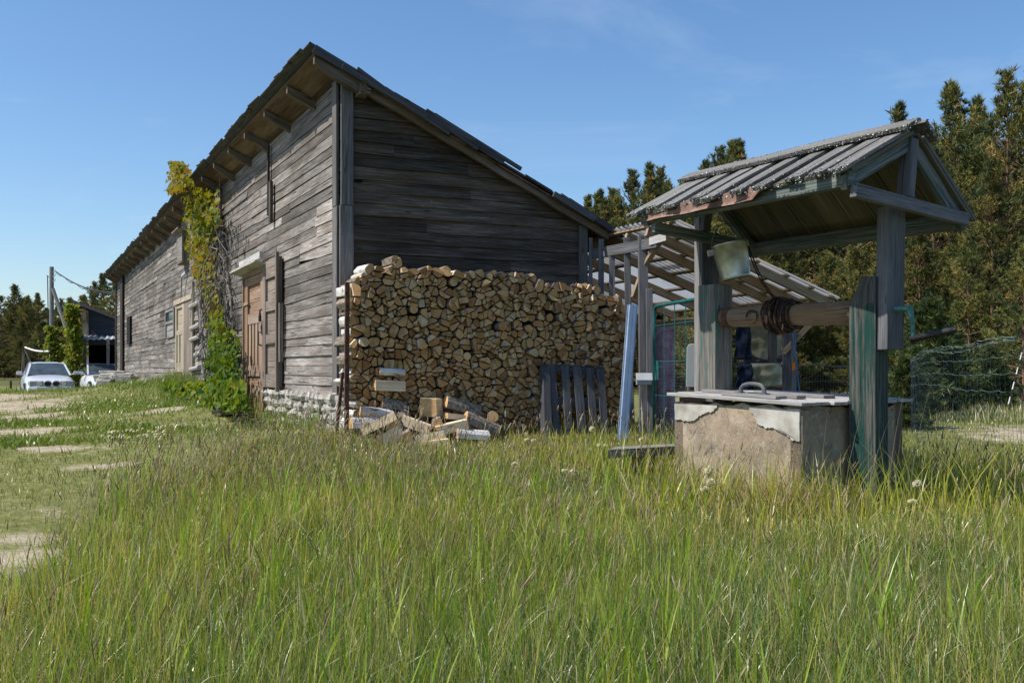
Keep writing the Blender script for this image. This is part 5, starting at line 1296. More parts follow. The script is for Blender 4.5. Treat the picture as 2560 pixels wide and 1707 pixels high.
# cars ------------------------------------------------------------
def make_car(loc, rz, label):
    c = empty('car', (0, 0, 0), label, 'car')
    st_ = [(-2.28, .62, .32, .58, .50), (-2.22, .74, .24, .66, .62), (-2.05, .83, .20, .73, .70), (-1.6, .875, .19, .83, .76), (-1.0, .885, .19, .905, .80), (-.6, .885, .19, .94, .82), (.2, .89, .19, .95, .83), (1.0, .89, .19, .96, .83), (1.6, .88, .2, .99, .80), (2.1, .83, .22, .98, .74), (2.3, .72, .3, .92, .62)]
    m = MB(); vs = []; K = 14
    for (y, hw, zb_, zt_, hwt) in st_:
        ring = []
        for k in range(K):
            t = 2 * math.pi * (k + .5) / K; x = math.copysign(abs(math.cos(t)) ** .38, math.cos(t)); z = math.copysign(abs(math.sin(t)) ** .5, math.sin(t))
            f = (z + 1) / 2; w_ = hw + (hwt - hw) * max(0, (f - .55) / .45); ring.append(Vector((x * w_, y + (.06 if f > .8 else 0), zb_ + (zt_ - zb_) * f)))
        vs += ring
    fs = [[i * K + k, i * K + (k + 1) % K, (i + 1) * K + (k + 1) % K, (i + 1) * K + k] for i in range(len(st_) - 1) for k in range(K)]
    fs += [list(range(K))[::-1], [(len(st_) - 1) * K + k for k in range(K)]]
    m.add(vs, fs); body = m.build('body', M['carpaint'], c, smooth=True); sb = body.modifiers.new('s', 'SUBSURF'); sb.levels = 1; sb.render_levels = 2
    # cabin: pillars/roof shell and glass
    cab = [(-.72, .74, .93), (-.08, .585, 1.36), (.15, .57, 1.40), (.9, .57, 1.41), (1.25, .565, 1.37), (1.75, .68, .97)]
    m = MB(); vs = []
    for (y, hw, z) in cab[1:5]: vs += [Vector((-hw, y, z - .03)), Vector((-hw * .6, y, z)), Vector((hw * .6, y, z)), Vector((hw, y, z - .03))]
    m.add(vs, [[i * 4 + j, i * 4 + j + 1, i * 4 + 5 + j, i * 4 + 4 + j] for i in range(3) for j in range(3)])
    for s in (-1, 1):
        m.beam([Vector((s * .74, -.72, .92)), Vector((s * .585, -.08, 1.35))], Vector((.06, 0, 0)), Vector((0, .05, .03))); m.beam([Vector((s * .68, 1.75, .96)), Vector((s * .57, 1.25, 1.35))], Vector((.1, 0, 0)), Vector((0, .12, 0))); m.beam([Vector((s * .745, .45, .93)), Vector((s * .58, .5, 1.37))], Vector((.05, 0, 0)), Vector((0, .09, 0)))
        m.beam([Vector((s * .585, -.1, 1.35)), Vector((s * .57, .15, 1.375)), Vector((s * .57, 1.25, 1.35))], Vector((.05, 0, 0)), Vector((0, 0, .05)))
    m.build('roof', M['carpaint'], c, smooth=False)
    m = MB(); m.add([Vector((-.72, -.70, .925)), Vector((.72, -.70, .925)), Vector((.56, -.09, 1.345)), Vector((-.56, -.09, 1.345))], [[0, 1, 2, 3]]); m.build('windscreen', M['carglass'], c)
    m = MB(); m.add([Vector((-.66, 1.73, .97)), Vector((.66, 1.73, .97)), Vector((.54, 1.26, 1.35)), Vector((-.54, 1.26, 1.35))], [[0, 3, 2, 1]]); m.build('rear_window', M['carglass'], c)
    for s in (-1, 1):
        m = MB(); m.add([Vector((s * .735, -.6, .93)), Vector((s * .70, 1.65, .95)), Vector((s * .565, 1.2, 1.35)), Vector((s * .575, -.05, 1.345))], [[0, 1, 2, 3]]); m.build('side_window', M['carglass'], c)
        m = MB(); 
        for q in (0, 1): m.tube([Vector((s * (.40 + .19 * q), -2.215 + .05 * q, .605)), Vector((s * (.40 + .19 * q), -2.27 + .05 * q, .60))], [.088, .08], 14)
        m.build('headlight', M['lamp'], c, smooth=False)
        m = MB(); m.box(Vector((s * .715, -2.14, .61)), Vector((.13, s * .07, 0)), Vector((0, .05, 0)), UP * .12); m.build('indicator', M['orange'] if False else M['lamp'], c)
        m = MB(); m.box(Vector((s * .505, -2.20, .60)), Vector((.48, 0, 0)), Vector((0, .06, 0)), UP * .21); m.build('lamp_recess', M['greymetal'], c, bevel=.03)
        m = MB(); m.tube([Vector((s * .14 + s * .0, -2.235, .605)), Vector((s * .14, -2.30, .60))], [.10, .095], 12, tint=.5); g_ = m.build('grille', M['black'], c)
        for v in g_.data.vertices: v.co.x = (v.co.x - s * .14) * 1.2 + s * .14; v.co.z = (v.co.z - .6) * .85 + .6
        m = MB(); m.tube([Vector((s * .14 + .125 * math.cos(t * .5236), -2.30, .602 + .108 * math.sin(t * .5236))) for t in range(13)], .014, 6); m.build('grille_surround', M['greymetal'], c)
        m = MB(); m.box(Vector((s * .98, -.52, .98)), Vector((.2, 0, 0)), Vector((0, .1, 0)), UP * .13); m.beam([Vector((s * .8, -.5, .93)), Vector((s * .93, -.52, .95))], UP * .05, Vector((0, .07, 0))); m.build('mirror', M['carpaint'], c, bevel=.03)
        for y in (-1.42, 1.38):
            wl_ = MB(); wl_.tube([Vector((s * .70, y, .31)), Vector((s * .90, y, .31))], .31, 20); wo = wl_.build('wheel', M['tyre'], c, bevel=.03); rm = MB(); rm.tube([Vector((s * .89, y, .31)), Vector((s * .905, y, .31))], .2, 16); rm.build('rim', M['greymetal'], wo)
    m = MB(); m.beam([Vector((-.78, -2.16, .40)), Vector((-.5, -2.29, .40)), Vector((.5, -2.29, .40)), Vector((.78, -2.16, .40))], UP * .17, Vector((0, .1, 0))); m.build('bumper', M['carpaint'], c, bevel=.02)
    m = MB(); m.box(Vector((0, -2.33, .22)), Vector((1.2, 0, 0)), Vector((0, .1, 0)), UP * .12); m.build('air_dam', M['black'], c, bevel=.02)
    c.location = loc; c.rotation_euler = (0, 0, rz); return c
x_, y_ = (118 - HX) / F * 38.2, 38.2
car = make_car((x_, y_, gz(x_, y_)), R(29), 'silvery white saloon car parked facing the camera, left of the far shed')
c2 = copy_tree(car); c2['label'] = 'pale car half hidden under the carport behind the rubble heap'
c2.location = ((247 - HX) / F * 45.0, 45.2, -.0); c2.rotation_euler = (0, 0, R(38))
for c_ in (car, c2): c_['group'] = 'cars parked by the far shed'
# rubble heap
rh = MB()
for _ in range(60):
    px = U_(256, 322); f = (px - 256) / 66; py = U_(935 + 6 * abs(f - .5), 968); c = P(px, py, 29.2 + U_(-.4, .4)); sz = U_(.08, .2)
    if _ < 12: c = P(U_(262, 316), 936 + U_(-2, 3), 29.3); 
    vs = [c + Vector((math.copysign(1, (k & 1) - .5) * sz * U_(.8, 1.6), math.copysign(1, (k >> 1 & 1) - .5) * sz * U_(.7, 1), math.copysign(1, (k >> 2) - .5) * sz * U_(.3, .6))) for k in range(8)]
    rh.add(vs, [[0, 2, 3, 1], [4, 5, 7, 6], [0, 1, 5, 4], [2, 6, 7, 3], [0, 4, 6, 2], [1, 3, 7, 5]], tint=U_(.2, .9))
q = P(290, 965, 29.2); o = rh.build('rubble_heap', M['greystone'], origin=q, bevel=.02); tag(o, 'low heap of grey rubble stones at the far end of the barn wall', 'rubble')
m = MB(); q = ground_px(571, 1040); qq = Vector((q[0], q[1], gz(*q))); m.beam([qq + Vector((-.2, 0, .05)), qq + Vector((0, .02, .06)), qq + Vector((.2, .03, .05))], Vector((0, .16, 0)), UP * .05, tint=.5); o = m.build('wood_scrap', M['rafter'], origin=qq); tag(o, 'short dark wood scrap lying in the grass before the near barn door', 'plank')
# ================================================================ numpy blade meshes
def blade_mesh(name, roots, h, wd, bend, az, face, col, levels=3, droop=1.7):
    n = len(h); L = levels
    t = np.linspace(0, 1, L + 1)
    dirx, diry = np.cos(az), np.sin(az); fx, fy = np.cos(face), np.sin(face)
    V = np.zeros((n, 2 * L + 1, 3))
    for k in range(L + 1):
        tt = t[k]; out = bend * h * tt ** droop; up = h * tt * np.sqrt(np.clip(1 - (bend * tt ** (droop - 1)) ** 2 * .6, .15, 1))
        cx, cy, cz_ = roots[:, 0] + dirx * out, roots[:, 1] + diry * out, roots[:, 2] + up
        if k < L:
            w_ = wd * (1 - tt ** 1.6) * (.75 + .25 * math.sin(math.pi * min(1, tt + .25))) * .5
            V[:, 2 * k] = np.stack([cx - fx * w_, cy - fy * w_, cz_], -1); V[:, 2 * k + 1] = np.stack([cx + fx * w_, cy + fy * w_, cz_], -1)
        else: V[:, 2 * L] = np.stack([cx, cy, cz_], -1)
    q = []
    for k in range(L - 1): q.append([2 * k, 2 * k + 1, 2 * k + 3, 2 * k + 2])
    nv = 2 * L + 1; base = (np.arange(n) * nv)[:, None]
    quads = np.concatenate([base + np.array(f)[None] for f in q], 0) if q else np.zeros((0, 4), int)
    tris = base + np.array([2 * L - 2, 2 * L - 1, 2 * L])[None]
    C = np.repeat(col[:, None, :], nv, 1)
    return V.reshape(-1, 3), quads, tris, C.reshape(-1, 3)
def spindle_mesh(base, top_, r, col, sides=4, lv=(0, .2, .55, .85, 1), rad=(.25, .9, 1, .6, .1)):
    """seed heads: spindles from base to top (arrays n x 3)."""
    n = len(r); nl = len(lv); ax = top_ - base; L = np.linalg.norm(ax, axis=1, keepdims=True); d = ax / L
    s = np.stack([d[:, 2], np.zeros(n), -d[:, 0]], -1); s /= np.linalg.norm(s, axis=1, keepdims=True); b = np.cross(d, s)
    V = np.zeros((n, nl * sides, 3)); rr = np.array(rad)
    for k in range(nl):
        for j in range(sides):
            a = 2 * math.pi * j / sides + k * .6; V[:, k * sides + j] = base + ax * lv[k] + (s * math.cos(a) + b * math.sin(a)) * (r[:, None] * rr[k])
    f = [[k * sides + j, k * sides + (j + 1) % sides, (k + 1) * sides + (j + 1) % sides, (k + 1) * sides + j] for k in range(nl - 1) for j in range(sides)]
    bs = (np.arange(n) * nl * sides)[:, None]; quads = np.concatenate([bs + np.array(q)[None] for q in f], 0)
    return V.reshape(-1, 3), quads, np.zeros((0, 3), int), np.repeat(col[:, None, :], nl * sides, 1).reshape(-1, 3)
def np_object(name, chunks, mat, label, cat=None, kind='stuff'):
    Vs, Qs, Ts, Cs = [], [], [], []; o = 0
    for V, Q, T, C in chunks: Vs.append(V); Qs.append(Q + o); Ts.append(T + o); Cs.append(C); o += len(V)
    V = np.concatenate(Vs); Q = np.concatenate(Qs); T = np.concatenate(Ts); C = np.concatenate(Cs)
    me = bpy.data.meshes.new(name); nl = Q.size + T.size
    me.vertices.add(len(V)); me.vertices.foreach_set('co', V.ravel().astype(np.float32))
    me.loops.add(nl); me.loops.foreach_set('vertex_index', np.concatenate([Q.ravel(), T.ravel()]).astype(np.int32))
    me.polygons.add(len(Q) + len(T)); st = np.concatenate([np.arange(len(Q)) * 4, Q.size + np.arange(len(T)) * 3]).astype(np.int32)
    me.polygons.foreach_set('loop_start', st)
    me.polygons.foreach_set('use_smooth', np.ones(len(Q) + len(T), dtype=bool))
    at = me.attributes.new('col', 'FLOAT_COLOR', 'POINT'); at.data.foreach_set('color', np.concatenate([C, np.ones((len(C), 1))], 1).ravel().astype(np.float32))
    me.materials.append(mat); me.update(calc_edges=True); me.validate()
    ob = bpy.data.objects.new(name, me); COL.objects.link(ob); tag(ob, label, cat, kind=kind); return ob
_nz = [(rng.uniform(.4, 2.6), rng.uniform(0, 6.28), rng.uniform(0, 6.28)) for _ in range(10)]
def fnoise(x, y, s=1.0):
    r = np.zeros_like(x)
    for f, a, p in _nz: r += np.sin((x * math.cos(a) + y * math.sin(a)) * f * s * 2 + p + 1.3 * np.sin(y * f * s * .9 + a))
    return r / 6
def sample(n, y0, y1, power=1.0, ext=1.2, xlim=(-1e9, 1e9)):
    Y = y0 + (y1 - y0) * rng.uniform(0, 1, n) ** power; X = rng.uniform(-1, 1, n) * (.535 * Y + ext); k = (X > xlim[0]) & (X < xlim[1]); return X[k], Y[k]
def blocked(x, y):
    """inside buildings, the well box, the stack."""
    dx, dy = x - C0.x, y - C0.y; a = dx * A.x + dy * A.y; b = dx * B.x + dy * B.y
    m = (a > -.03) & (a < LEN) & (b > -.03) & (b < WID) | (a > -.5) & (a <= 0) & (b > -.05) & (b < 3.35)
    ex, ey = x - WO.x, y - WO.y; u = ex * WU.x + ey * WU.y; v = ex * WV.x + ey * WV.y
    m |= (u > .10) & (u < 1.5) & (np.abs(v) < .59) | (np.abs(u) < .12) & (np.abs(v) < .12)
    return m
def palette(n, cols, wts, var=.18):
    c = np.array(cols); i = rng.choice(len(cols), n, p=np.array(wts) / sum(wts)); r = c[i] * rng.uniform(1 - var, 1 + var, (n, 1)) * rng.uniform(.93, 1.07, (n, 3)); return np.clip(r, 0, 1)
def roots(x, y): return np.stack([x, y, gz_np(x, y) - .01], -1)

# ---------------------------------------------------------------- tall meadow
ch = []
def tall(n, y0, y1, power, hm, hs, wm, cols, wts, bend=(.15, .55), dens=0.0, levels=3, edge=.15):
    x, y = sample(n, y0, y1, power); t = tall_np(x, y); nz = fnoise(x, y)
    a_ = (x - C0.x) * A.x + (y - C0.y) * A.y; b_ = (x - C0.x) * B.x + (y - C0.y) * B.y
    k = (t > rng.uniform(-edge, edge * 2, len(x)) + .15 * nz) & ~blocked(x, y) & (nz > dens + rng.uniform(-.6, .6, len(x))) & ~((a_ > -.6) & (b_ < 3.0)) 
    k &= sand_np(x, y) < rng.uniform(.25, .7, len(x))
    x, y = x[k], y[k]; n = len(x); near_ed = np.clip(tall_np(x, y) / .9, .35, 1)
    k2 = ~((x > 3.2) & (y > 9.6 + .25 * fnoise(x, y))); x, y, near_ed = x[k2], y[k2], near_ed[k2]; n = len(x)
    h = np.clip(rng.normal(hm, hs, n), .05, .95) * np.interp(y, [8.3, 9.6], [1, .62]) * (.72 + .28 * near_ed) * np.clip(1 + .38 * fnoise(x, y, .6), .45, 1.6); w_ = wm * rng.uniform(.6, 1.5, n) * np.clip(y / 6, .85, 2.2)
    ch.append(blade_mesh('', roots(x, y), h, w_, rng.uniform(*bend, n), rng.uniform(0, 6.28, n), rng.uniform(-.9, .9, n) + np.where(rng.uniform(0, 1, n) < .3, 1.57, 0), np.clip(palette(n, cols, wts) * (1 + .3 * fnoise(x, y, .35)[:, None] * np.array([[1.2, .7, .4]])), .01, .8), levels))
    return x, y, h
GREEN = [(.20, .255, .026), (.31, .355, .036), (.43, .42, .065), (.50, .44, .15), (.58, .5, .28)]
DARKG = [(.085, .15, .035), (.14, .215, .05), (.20, .265, .075), (.31, .28, .13), (.50, .42, .27)]
tall(84000, 2.4, 6, .75, .11, .06, .0048, DARKG, [4, 5, 4, 1.5, 1], (.2, .9), -.8)             # undergrowth
tall(46000, 5.5, 12.5, .8, .10, .04, .0085, DARKG, [3, 5, 4, 2, 1.2], (.2, .9), -.8)
tall(16000, 2.4, 6, .75, .23, .10, .0032, GREEN, [2, 4, 5, 3, 1], (.04, .4), -.5)              # fine stems
tall(30000, 5.5, 12.8, .8, .18, .085, .0036, GREEN, [2, 4, 5, 3.5, 1.6], (.04, .42), -.5)
tall(60000, 2.4, 7, .75, .06, .03, .0065, [(.13, .21, .045), (.20, .29, .06), (.10, .175, .04), (.29, .33, .08), (.40, .34, .18)], [4, 4, 4, 2, 1.3], (.3, 1.1), -.6, 2)
tall(5200, 2.4, 10, .8, .22, .08, .0045, [(.40, .34, .20), (.32, .27, .15), (.48, .42, .28)], [4, 3, 2], (.85, 1.25), -.3)
tall(5000, 6, 16, .9, .27, .08, .006, GREEN, [2, 5, 5, 2, .6], (.08, .5), -.5)
# broad reed-like blades in loose tufts
x, y = sample(720, 2.4, 8.0, .8); k = (tall_np(x, y) > .05) & ~blocked(x, y) & (fnoise(x, y, .5) + np.where(x < 1.2, .35, -.25) > -.1); x, y = x[k], y[k]
rep = rng.integers(3, 8, len(x)); x = np.repeat(x, rep) + rng.normal(0, .05, rep.sum()); y = np.repeat(y, rep) + rng.normal(0, .05, rep.sum()); n = len(x)
k = ~blocked(x, y); x, y = x[k], y[k]; n = len(x)
ch.append(blade_mesh('', roots(x, y), np.clip(rng.normal(.30, .09, n), .12, .55), rng.uniform(.006, .0135, n), rng.uniform(.04, .45, n), rng.uniform(0, 6.28, n), rng.uniform(-.8, .8, n), palette(n, [(.20, .33, .03), (.28, .41, .04), (.37, .44, .07), (.56, .5, .3)], [4, 5, 3, .4]), 5))
# dense tall grass right of the well, tufts at its foot
for (cx_, cy_, sx, sy, n, hm) in [(4.6, 9.0, 1.1, .7, 3000, .34), (3.1, 7.3, .35, .3, 260, .45), (1.5, 7.2, .35, .35, 420, .32), (1.2, 8.6, .4, .5, 420, .4), (2.0, 6.75, .25, .15, 160, .38), (2.6, 7.0, .35, .15, 160, .25)]:
    x, y = rng.normal(cx_, sx, n), rng.normal(cy_, sy, n); k = ~blocked(x, y); x, y = x[k], y[k]; n = len(x)
    ch.append(blade_mesh('', roots(x, y), np.clip(rng.normal(hm, .1, n), .1, .75), rng.uniform(.005, .011, n), rng.uniform(.08, .6, n), rng.uniform(0, 6.28, n), rng.uniform(-.9, .9, n), palette(n, GREEN, [3, 5, 4, 1.2, .8]), 4))
# straw at the foot of the well
n = 260; x, y = rng.normal(1.95, .28, n), rng.normal(6.82, .12, n); k = ~blocked(x, y); x, y = x[k], y[k]; n = len(x)
ch.append(blade_mesh('', roots(x, y) + np.array([0, 0, .03]), rng.uniform(.2, .42, n), rng.uniform(.004, .008, n), rng.uniform(.7, 1.2, n), rng.uniform(2.5, 4.2, n), rng.uniform(-.9, .9, n), palette(n, [(.5, .4, .24), (.42, .32, .18), (.3, .26, .12)], [4, 3, 1]), 4))
# a few long dry stalks in front of the well post
for (x, y, h_, l_) in [(2.28, 6.85, .9, .25), (2.42, 6.8, .75, .3), (2.62, 6.95, 1.0, .18), (2.1, 6.8, .8, .1), (1.98, 6.9, .7, .12), (2.75, 6.9, 1.05, .22)]:
    ch.append(blade_mesh('', roots(np.array([x]), np.array([y])), np.array([h_]), np.array([.005]), np.array([l_]), np.array([.3]), np.array([.1]), np.array([[.48, .42, .26]]), 5))
np_object('meadow_grass', ch, M['grass'], 'tall uncut meadow grass in the foreground around the well')

# ---------------------------------------------------------------- flowering stalks with brownish heads
ch = []
def stalks(n, y0, y1, power, hm, hs, keep=None, hl=(.035, .08), hr=.0028):
    x, y = sample(n, y0, y1, power); a_ = (x - C0.x) * A.x + (y - C0.y) * A.y; b_ = (x - C0.x) * B.x + (y - C0.y) * B.y
    k = (tall_np(x, y) > rng.uniform(-.05, .25, len(x))) & ~blocked(x, y) & ~((a_ > -.7) & (b_ < 3.2)) & (fnoise(x, y, .8) > rng.uniform(-.9, .9, len(x)))
    if keep is not None: k &= keep(x, y)
    x, y = x[k], y[k]; n = len(x)
    k2 = ~((x > 3.2) & (y > 9.8)); x, y = x[k2], y[k2]; n = len(x)
    h = np.clip(rng.normal(hm, hs, n), .16, .9) * np.interp(y, [8.3, 9.6], [1, .7]); bend = rng.uniform(.05, .35, n); az = rng.normal(.2, 1.3, n); r = roots(x, y)
    sc = np.clip(y / 6, .8, 1.7)
    ch.append(blade_mesh('', r, h, np.full(n, .0026) * sc, bend, az, rng.uniform(-.9, .9, n), palette(n, [(.17, .17, .06), (.25, .20, .11), (.13, .16, .04)], [3, 3, 2]), 4))
    tip = r + np.stack([np.cos(az) * bend * h * .93, np.sin(az) * bend * h * .93, h * .955], -1); L = rng.uniform(*hl, n)
    d = np.stack([np.cos(az) * (bend + rng.uniform(0, .5, n)), np.sin(az) * (bend + .1), np.ones(n)], -1); d /= np.linalg.norm(d, axis=1, keepdims=True)
    ch.append(spindle_mesh(tip - d * .01, tip + d * L[:, None], rng.uniform(.7, 1.5, n) * hr * sc, palette(n, [(.28, .22, .12), (.40, .33, .21), (.24, .18, .10), (.5, .43, .3), (.30, .22, .17)], [4, 4, 2, 3, 1.5])))
stalks(2600, 2.6, 6.0, .8, .36, .1)
stalks(9000, 5.2, 11.5, .8, .32, .08)
stalks(4500, 5.6, 10.6, 1, .37, .1, keep=lambda x, y: (x < .4))
np_object('flowering_grass', ch, M['grass'], 'brownish flowering grass stalks standing above the meadow')

# ---------------------------------------------------------------- short lawn left of the meadow and along the barn, meadow on the right
ch = []
def lawn_(n, y0, y1, power, hm, hs, wm, cols, wts, cond, bend=(.2, .9), ext=1.2, levels=2):
    x, y = sample(n, y0, y1, power, ext); k = cond(x, y) & ~blocked(x, y) & (sand_np(x, y) + .25 * fnoise(x, y, 1.6) < np.where(rng.uniform(0, 1, len(x)) < .14, 2, rng.uniform(.08, .66, len(x)))); x, y = x[k], y[k]; n = len(x)
    h = np.clip(rng.normal(hm, hs, n), .02, .6) * (1 + .3 * fnoise(x, y, .9)); sc = np.clip(y / 8, .7, 4)
    ch.append(blade_mesh('', roots(x, y), h, wm * sc * rng.uniform(.6, 1.4, n), rng.uniform(*bend, n), rng.uniform(0, 6.28, n), rng.uniform(-1.2, 1.2, n), palette(n, cols, wts), levels))
LG = [(.12, .175, .03), (.18, .225, .045), (.25, .26, .075), (.36, .325, .16)]
left = lambda x, y: (tall_np(x, y) < .3)
lawn_(60000, 4, 13, .75, .055, .02, .006, LG, [3, 4, 3, 2], left); lawn_(60000, 11, 34, .7, .06, .025, .006, LG, [4, 4, 3, 1.5], left)
lawn_(16000, 9, 30, .7, .13, .05, .0065, [(.13, .225, .035), (.19, .27, .045), (.28, .29, .08)], [3, 4, 2], lambda x, y: left(x, y) & (fnoise(x, y, .55) > .25), (.1, .7))
# longer fresh grass along the foot of the long wall
n = 16000; a_ = rng.uniform(.2, LEN, n) ; b_ = -rng.exponential(.28, n); x = C0.x + A.x * a_ + B.x * b_; y = C0.y + A.y * a_ + B.y * b_
k = ~((a_ > near_door[0] - .6) & (a_ < near_door[1] + .1) & (rng.uniform(0, 1, n) < .85)) & ~((a_ < near_door[0]) & (rng.uniform(0, 1, n) < .75)); x, y, b_ = x[k], y[k], b_[k]; n = len(x)
ch.append(blade_mesh('', roots(x, y), np.clip(rng.normal(.26, .1, n) * np.exp(b_ * .9), .04, .6), rng.uniform(.008, .018, n), rng.uniform(.1, .6, n), rng.uniform(0, 6.28, n), rng.uniform(-1.2, 1.2, n), palette(n, [(.11, .20, .03), (.17, .25, .045), (.27, .29, .08), (.42, .37, .2)], [4, 4, 2, 1]), 3))
# patches of bright broad-leaved weeds and grass in the lawn (positions from the photograph)
for (px, py, rx, ry, n, hm) in [(330, 1015, 1.3, 1.5, 3600, .06), (300, 995, 1.5, 2.0, 2800, .07), (60, 1110, .7, .45, 1500, .07), (60, 1060, 1.0, .6, 1700, .07), (420, 985, 1.0, 1.8, 2600, .10), (330, 1075, .8, .5, 1700, .08), (250, 965, 2.2, 2.4, 3000, .10), (450, 1020, .6, .8, 1200, .08)]:
    q = ground_px(px, py); x, y = rng.normal(q[0], rx * .6, n), rng.normal(q[1], ry * .6, n); k = ~blocked(x, y) & (sand_np(x, y) < .6); x, y = x[k], y[k]; n = len(x)
    ch.append(blade_mesh('', roots(x, y), np.clip(rng.normal(hm, .03, n), .03, .3), rng.uniform(.010, .026, n), rng.uniform(.3, 1.0, n), rng.uniform(0, 6.28, n), rng.uniform(-1.5, 1.5, n), palette(n, [(.11, .19, .03), (.16, .235, .04), (.24, .27, .06)], [3, 4, 3]), 2))
# right meadow: short near the fence, pale longer grass behind
rightm = lambda x, y: (x > .2 * y + 1.2) & (x < 40)
lawn_(70000, 11, 24, .8, .07, .03, .006, LG, [3, 4, 3, 2.5], rightm); lawn_(70000, 20, 52, .75, .26, .09, .007, [(.22, .26, .09), (.32, .33, .14), (.43, .40, .23), (.52, .47, .3)], [3, 4, 3, 2], rightm, (.1, .8))
np_object('lawn_grass', ch, M['grass'], 'short patchy grass of the yard and the mown meadow beyond the fence')

# ---------------------------------------------------------------- dandelion clocks
def clock(r, stem, name, label, grp, spikes=46, seed=0):
    rr = random.Random(seed); root = empty(name, (0, 0, 0), label, 'flower', grp)
    m = MB(); m.tube([Vector((0, 0, -.02)), Vector((.008, .004, stem * .6)), Vector((.0, .0, stem))], .0028, 5); m.build('stem', M['weed'], root)
    m = MB(); c = Vector((0, 0, stem + r * .4))
    for i in range(spikes):
        z = 1 - 2 * (i + .5) / spikes; a = i * 2.399963; d = Vector((math.sqrt(1 - z * z) * math.cos(a), math.sqrt(1 - z * z) * math.sin(a), z)); o = d.orthogonal().normalized(); o2 = d.cross(o); k = r * rr.uniform(.8, 1.1)
        e = c + d * k; w_ = r * .34; m.add([c, e + o * w_, e - o * w_, e + o2 * w_ + d * r * .08, e - o2 * w_], [[0, 1, 2], [0, 3, 4]], tint=rr.uniform(0, 1))
    m.build('seed_head', M['fluff'], root); return root
d0 = clock(.0135, .09, 'dandelion', 'white dandelion clock in the flowering patch of the short lawn', 'dandelion clocks in the lawn')
first = True
def ell(px, py, rx, ry): return (px + random.gauss(0, rx), py + random.gauss(0, ry))
DP = [ell(300, 1096, 16, 7) for _ in range(22)] + [ell(345, 1088, 18, 9) for _ in range(12)] + [ell(405, 1088, 12, 8) for _ in range(18)]
for (px, py) in DP:
    q = ground_px(px, py + 14); o = d0 if first else copy_tree(d0); first = False
    o.location = (q[0], q[1], gz(*q)); o.rotation_euler = (U_(-.2, .2), U_(-.2, .2), U_(0, 6)); s = U_(.8, 1.25); o.scale = (s, s, s)
for (px, py) in [(320, 1003), (372, 1022), (235, 1022), (425, 1072), (350, 1068), (745, 1092), (752, 1097), (738, 1098)]:
    q = ground_px(px, py + 10); o = copy_tree(d0); o.location = (q[0], q[1], gz(*q)); o['group'] = 'scattered dandelion clocks'; o['label'] = 'lone white dandelion clock standing apart from the flowering patch'
d1 = clock(.026, .26, 'dandelion', 'dandelion clock on a tall stalk in the meadow between pallet and well', 'dandelion clocks between pallet and well', seed=3); first = True
for (px, py, Y) in [(1318, 1096, 9.6), (1334, 1098, 9.5), (1512, 1112, 9.4), (1480, 1070, 9.6), (1604, 1096, 9.5), (1616, 1126, 9.0), (1664, 1122, 8.9), (1286, 1156, 8.0), (1412, 1173, 7.8), (1434, 1174, 7.8), (1500, 1110, 9.3)]:
    o = d1 if first else copy_tree(d1); first = False; p = P(px, py, Y); g_ = gz(p.x, p.y); s = max(.5, (p.z - g_) / .27); o.location = (p.x, p.y, g_ - .01); o.scale = (1, 1, s) if s < 1.6 else (1.1, 1.1, s); o.rotation_euler = (0, 0, U_(0, 6))
d2 = clock(.028, .24, 'seed_plume', 'shaggy white seed plume in front of the sunny well box face', 'seed plumes before the well box', 70, 5); d2['category'] = 'flower'; first = True
for (px, py, Y) in [(1772, 1170, 6.9), (1776, 1200, 6.8), (1762, 1218, 6.75)]:
    o = d2 if first else copy_tree(d2); first = False; p = P(px, py, Y); g_ = gz(p.x, p.y); s = max(.4, (p.z - g_) / .255); o.location = (p.x, p.y, g_ - .01); o.scale = (1, 1, s); o.rotation_euler = (0, 0, U_(0, 6))
for (px, py, Y) in [(2293, 1204, 6.6), (2281, 1248, 6.5)]:
    o = copy_tree(d2); p = P(px, py, Y); g_ = gz(p.x, p.y); s = max(.4, (p.z - g_) / .255); o.location = (p.x, p.y, g_ - .01); o.scale = (1, 1, s); o['group'] = 'seed plumes right of the well'; o['label'] = 'shaggy seed plume among nodding stalks right of the green post'

# ---------------------------------------------------------------- vines
def leaf(m, c, nrm, up, s, tint):
    side = up.cross(nrm).normalized(); up = nrm.cross(side).normalized()
    tip = c - up * s * .75 + nrm * s * .12; m.add([c + up * s * .35, c + side * s * .5 + nrm * s * .06, tip, c - side * s * .5 + nrm * s * .06], [[0, 1, 2], [0, 2, 3]], tint=tint)
def vine(name, label, leaves, stems, mat_st, origin, parts=('foliage', 'stem')):
    root = empty(name, origin, label, 'vine'); m = MB()
    for (c, n_, s, t) in leaves: leaf(m, c, (n_ + Vector((U_(-1, 1), U_(-1, 1), U_(-.4, .9)))).normalized(), (UP + Vector((U_(-.9, .9), U_(-.9, .9), 0))).normalized(), s, t)
    m.build('foliage', M['vine'], root)
    if stems:
        m = MB()
        for p in stems: m.tube(p, [.012 * U_(.4, 1)] * len(p), 3, cap=False, tint=U_(.2, .9))
        m.build('stem', mat_st, root)
    return root
lv, stm = [], []
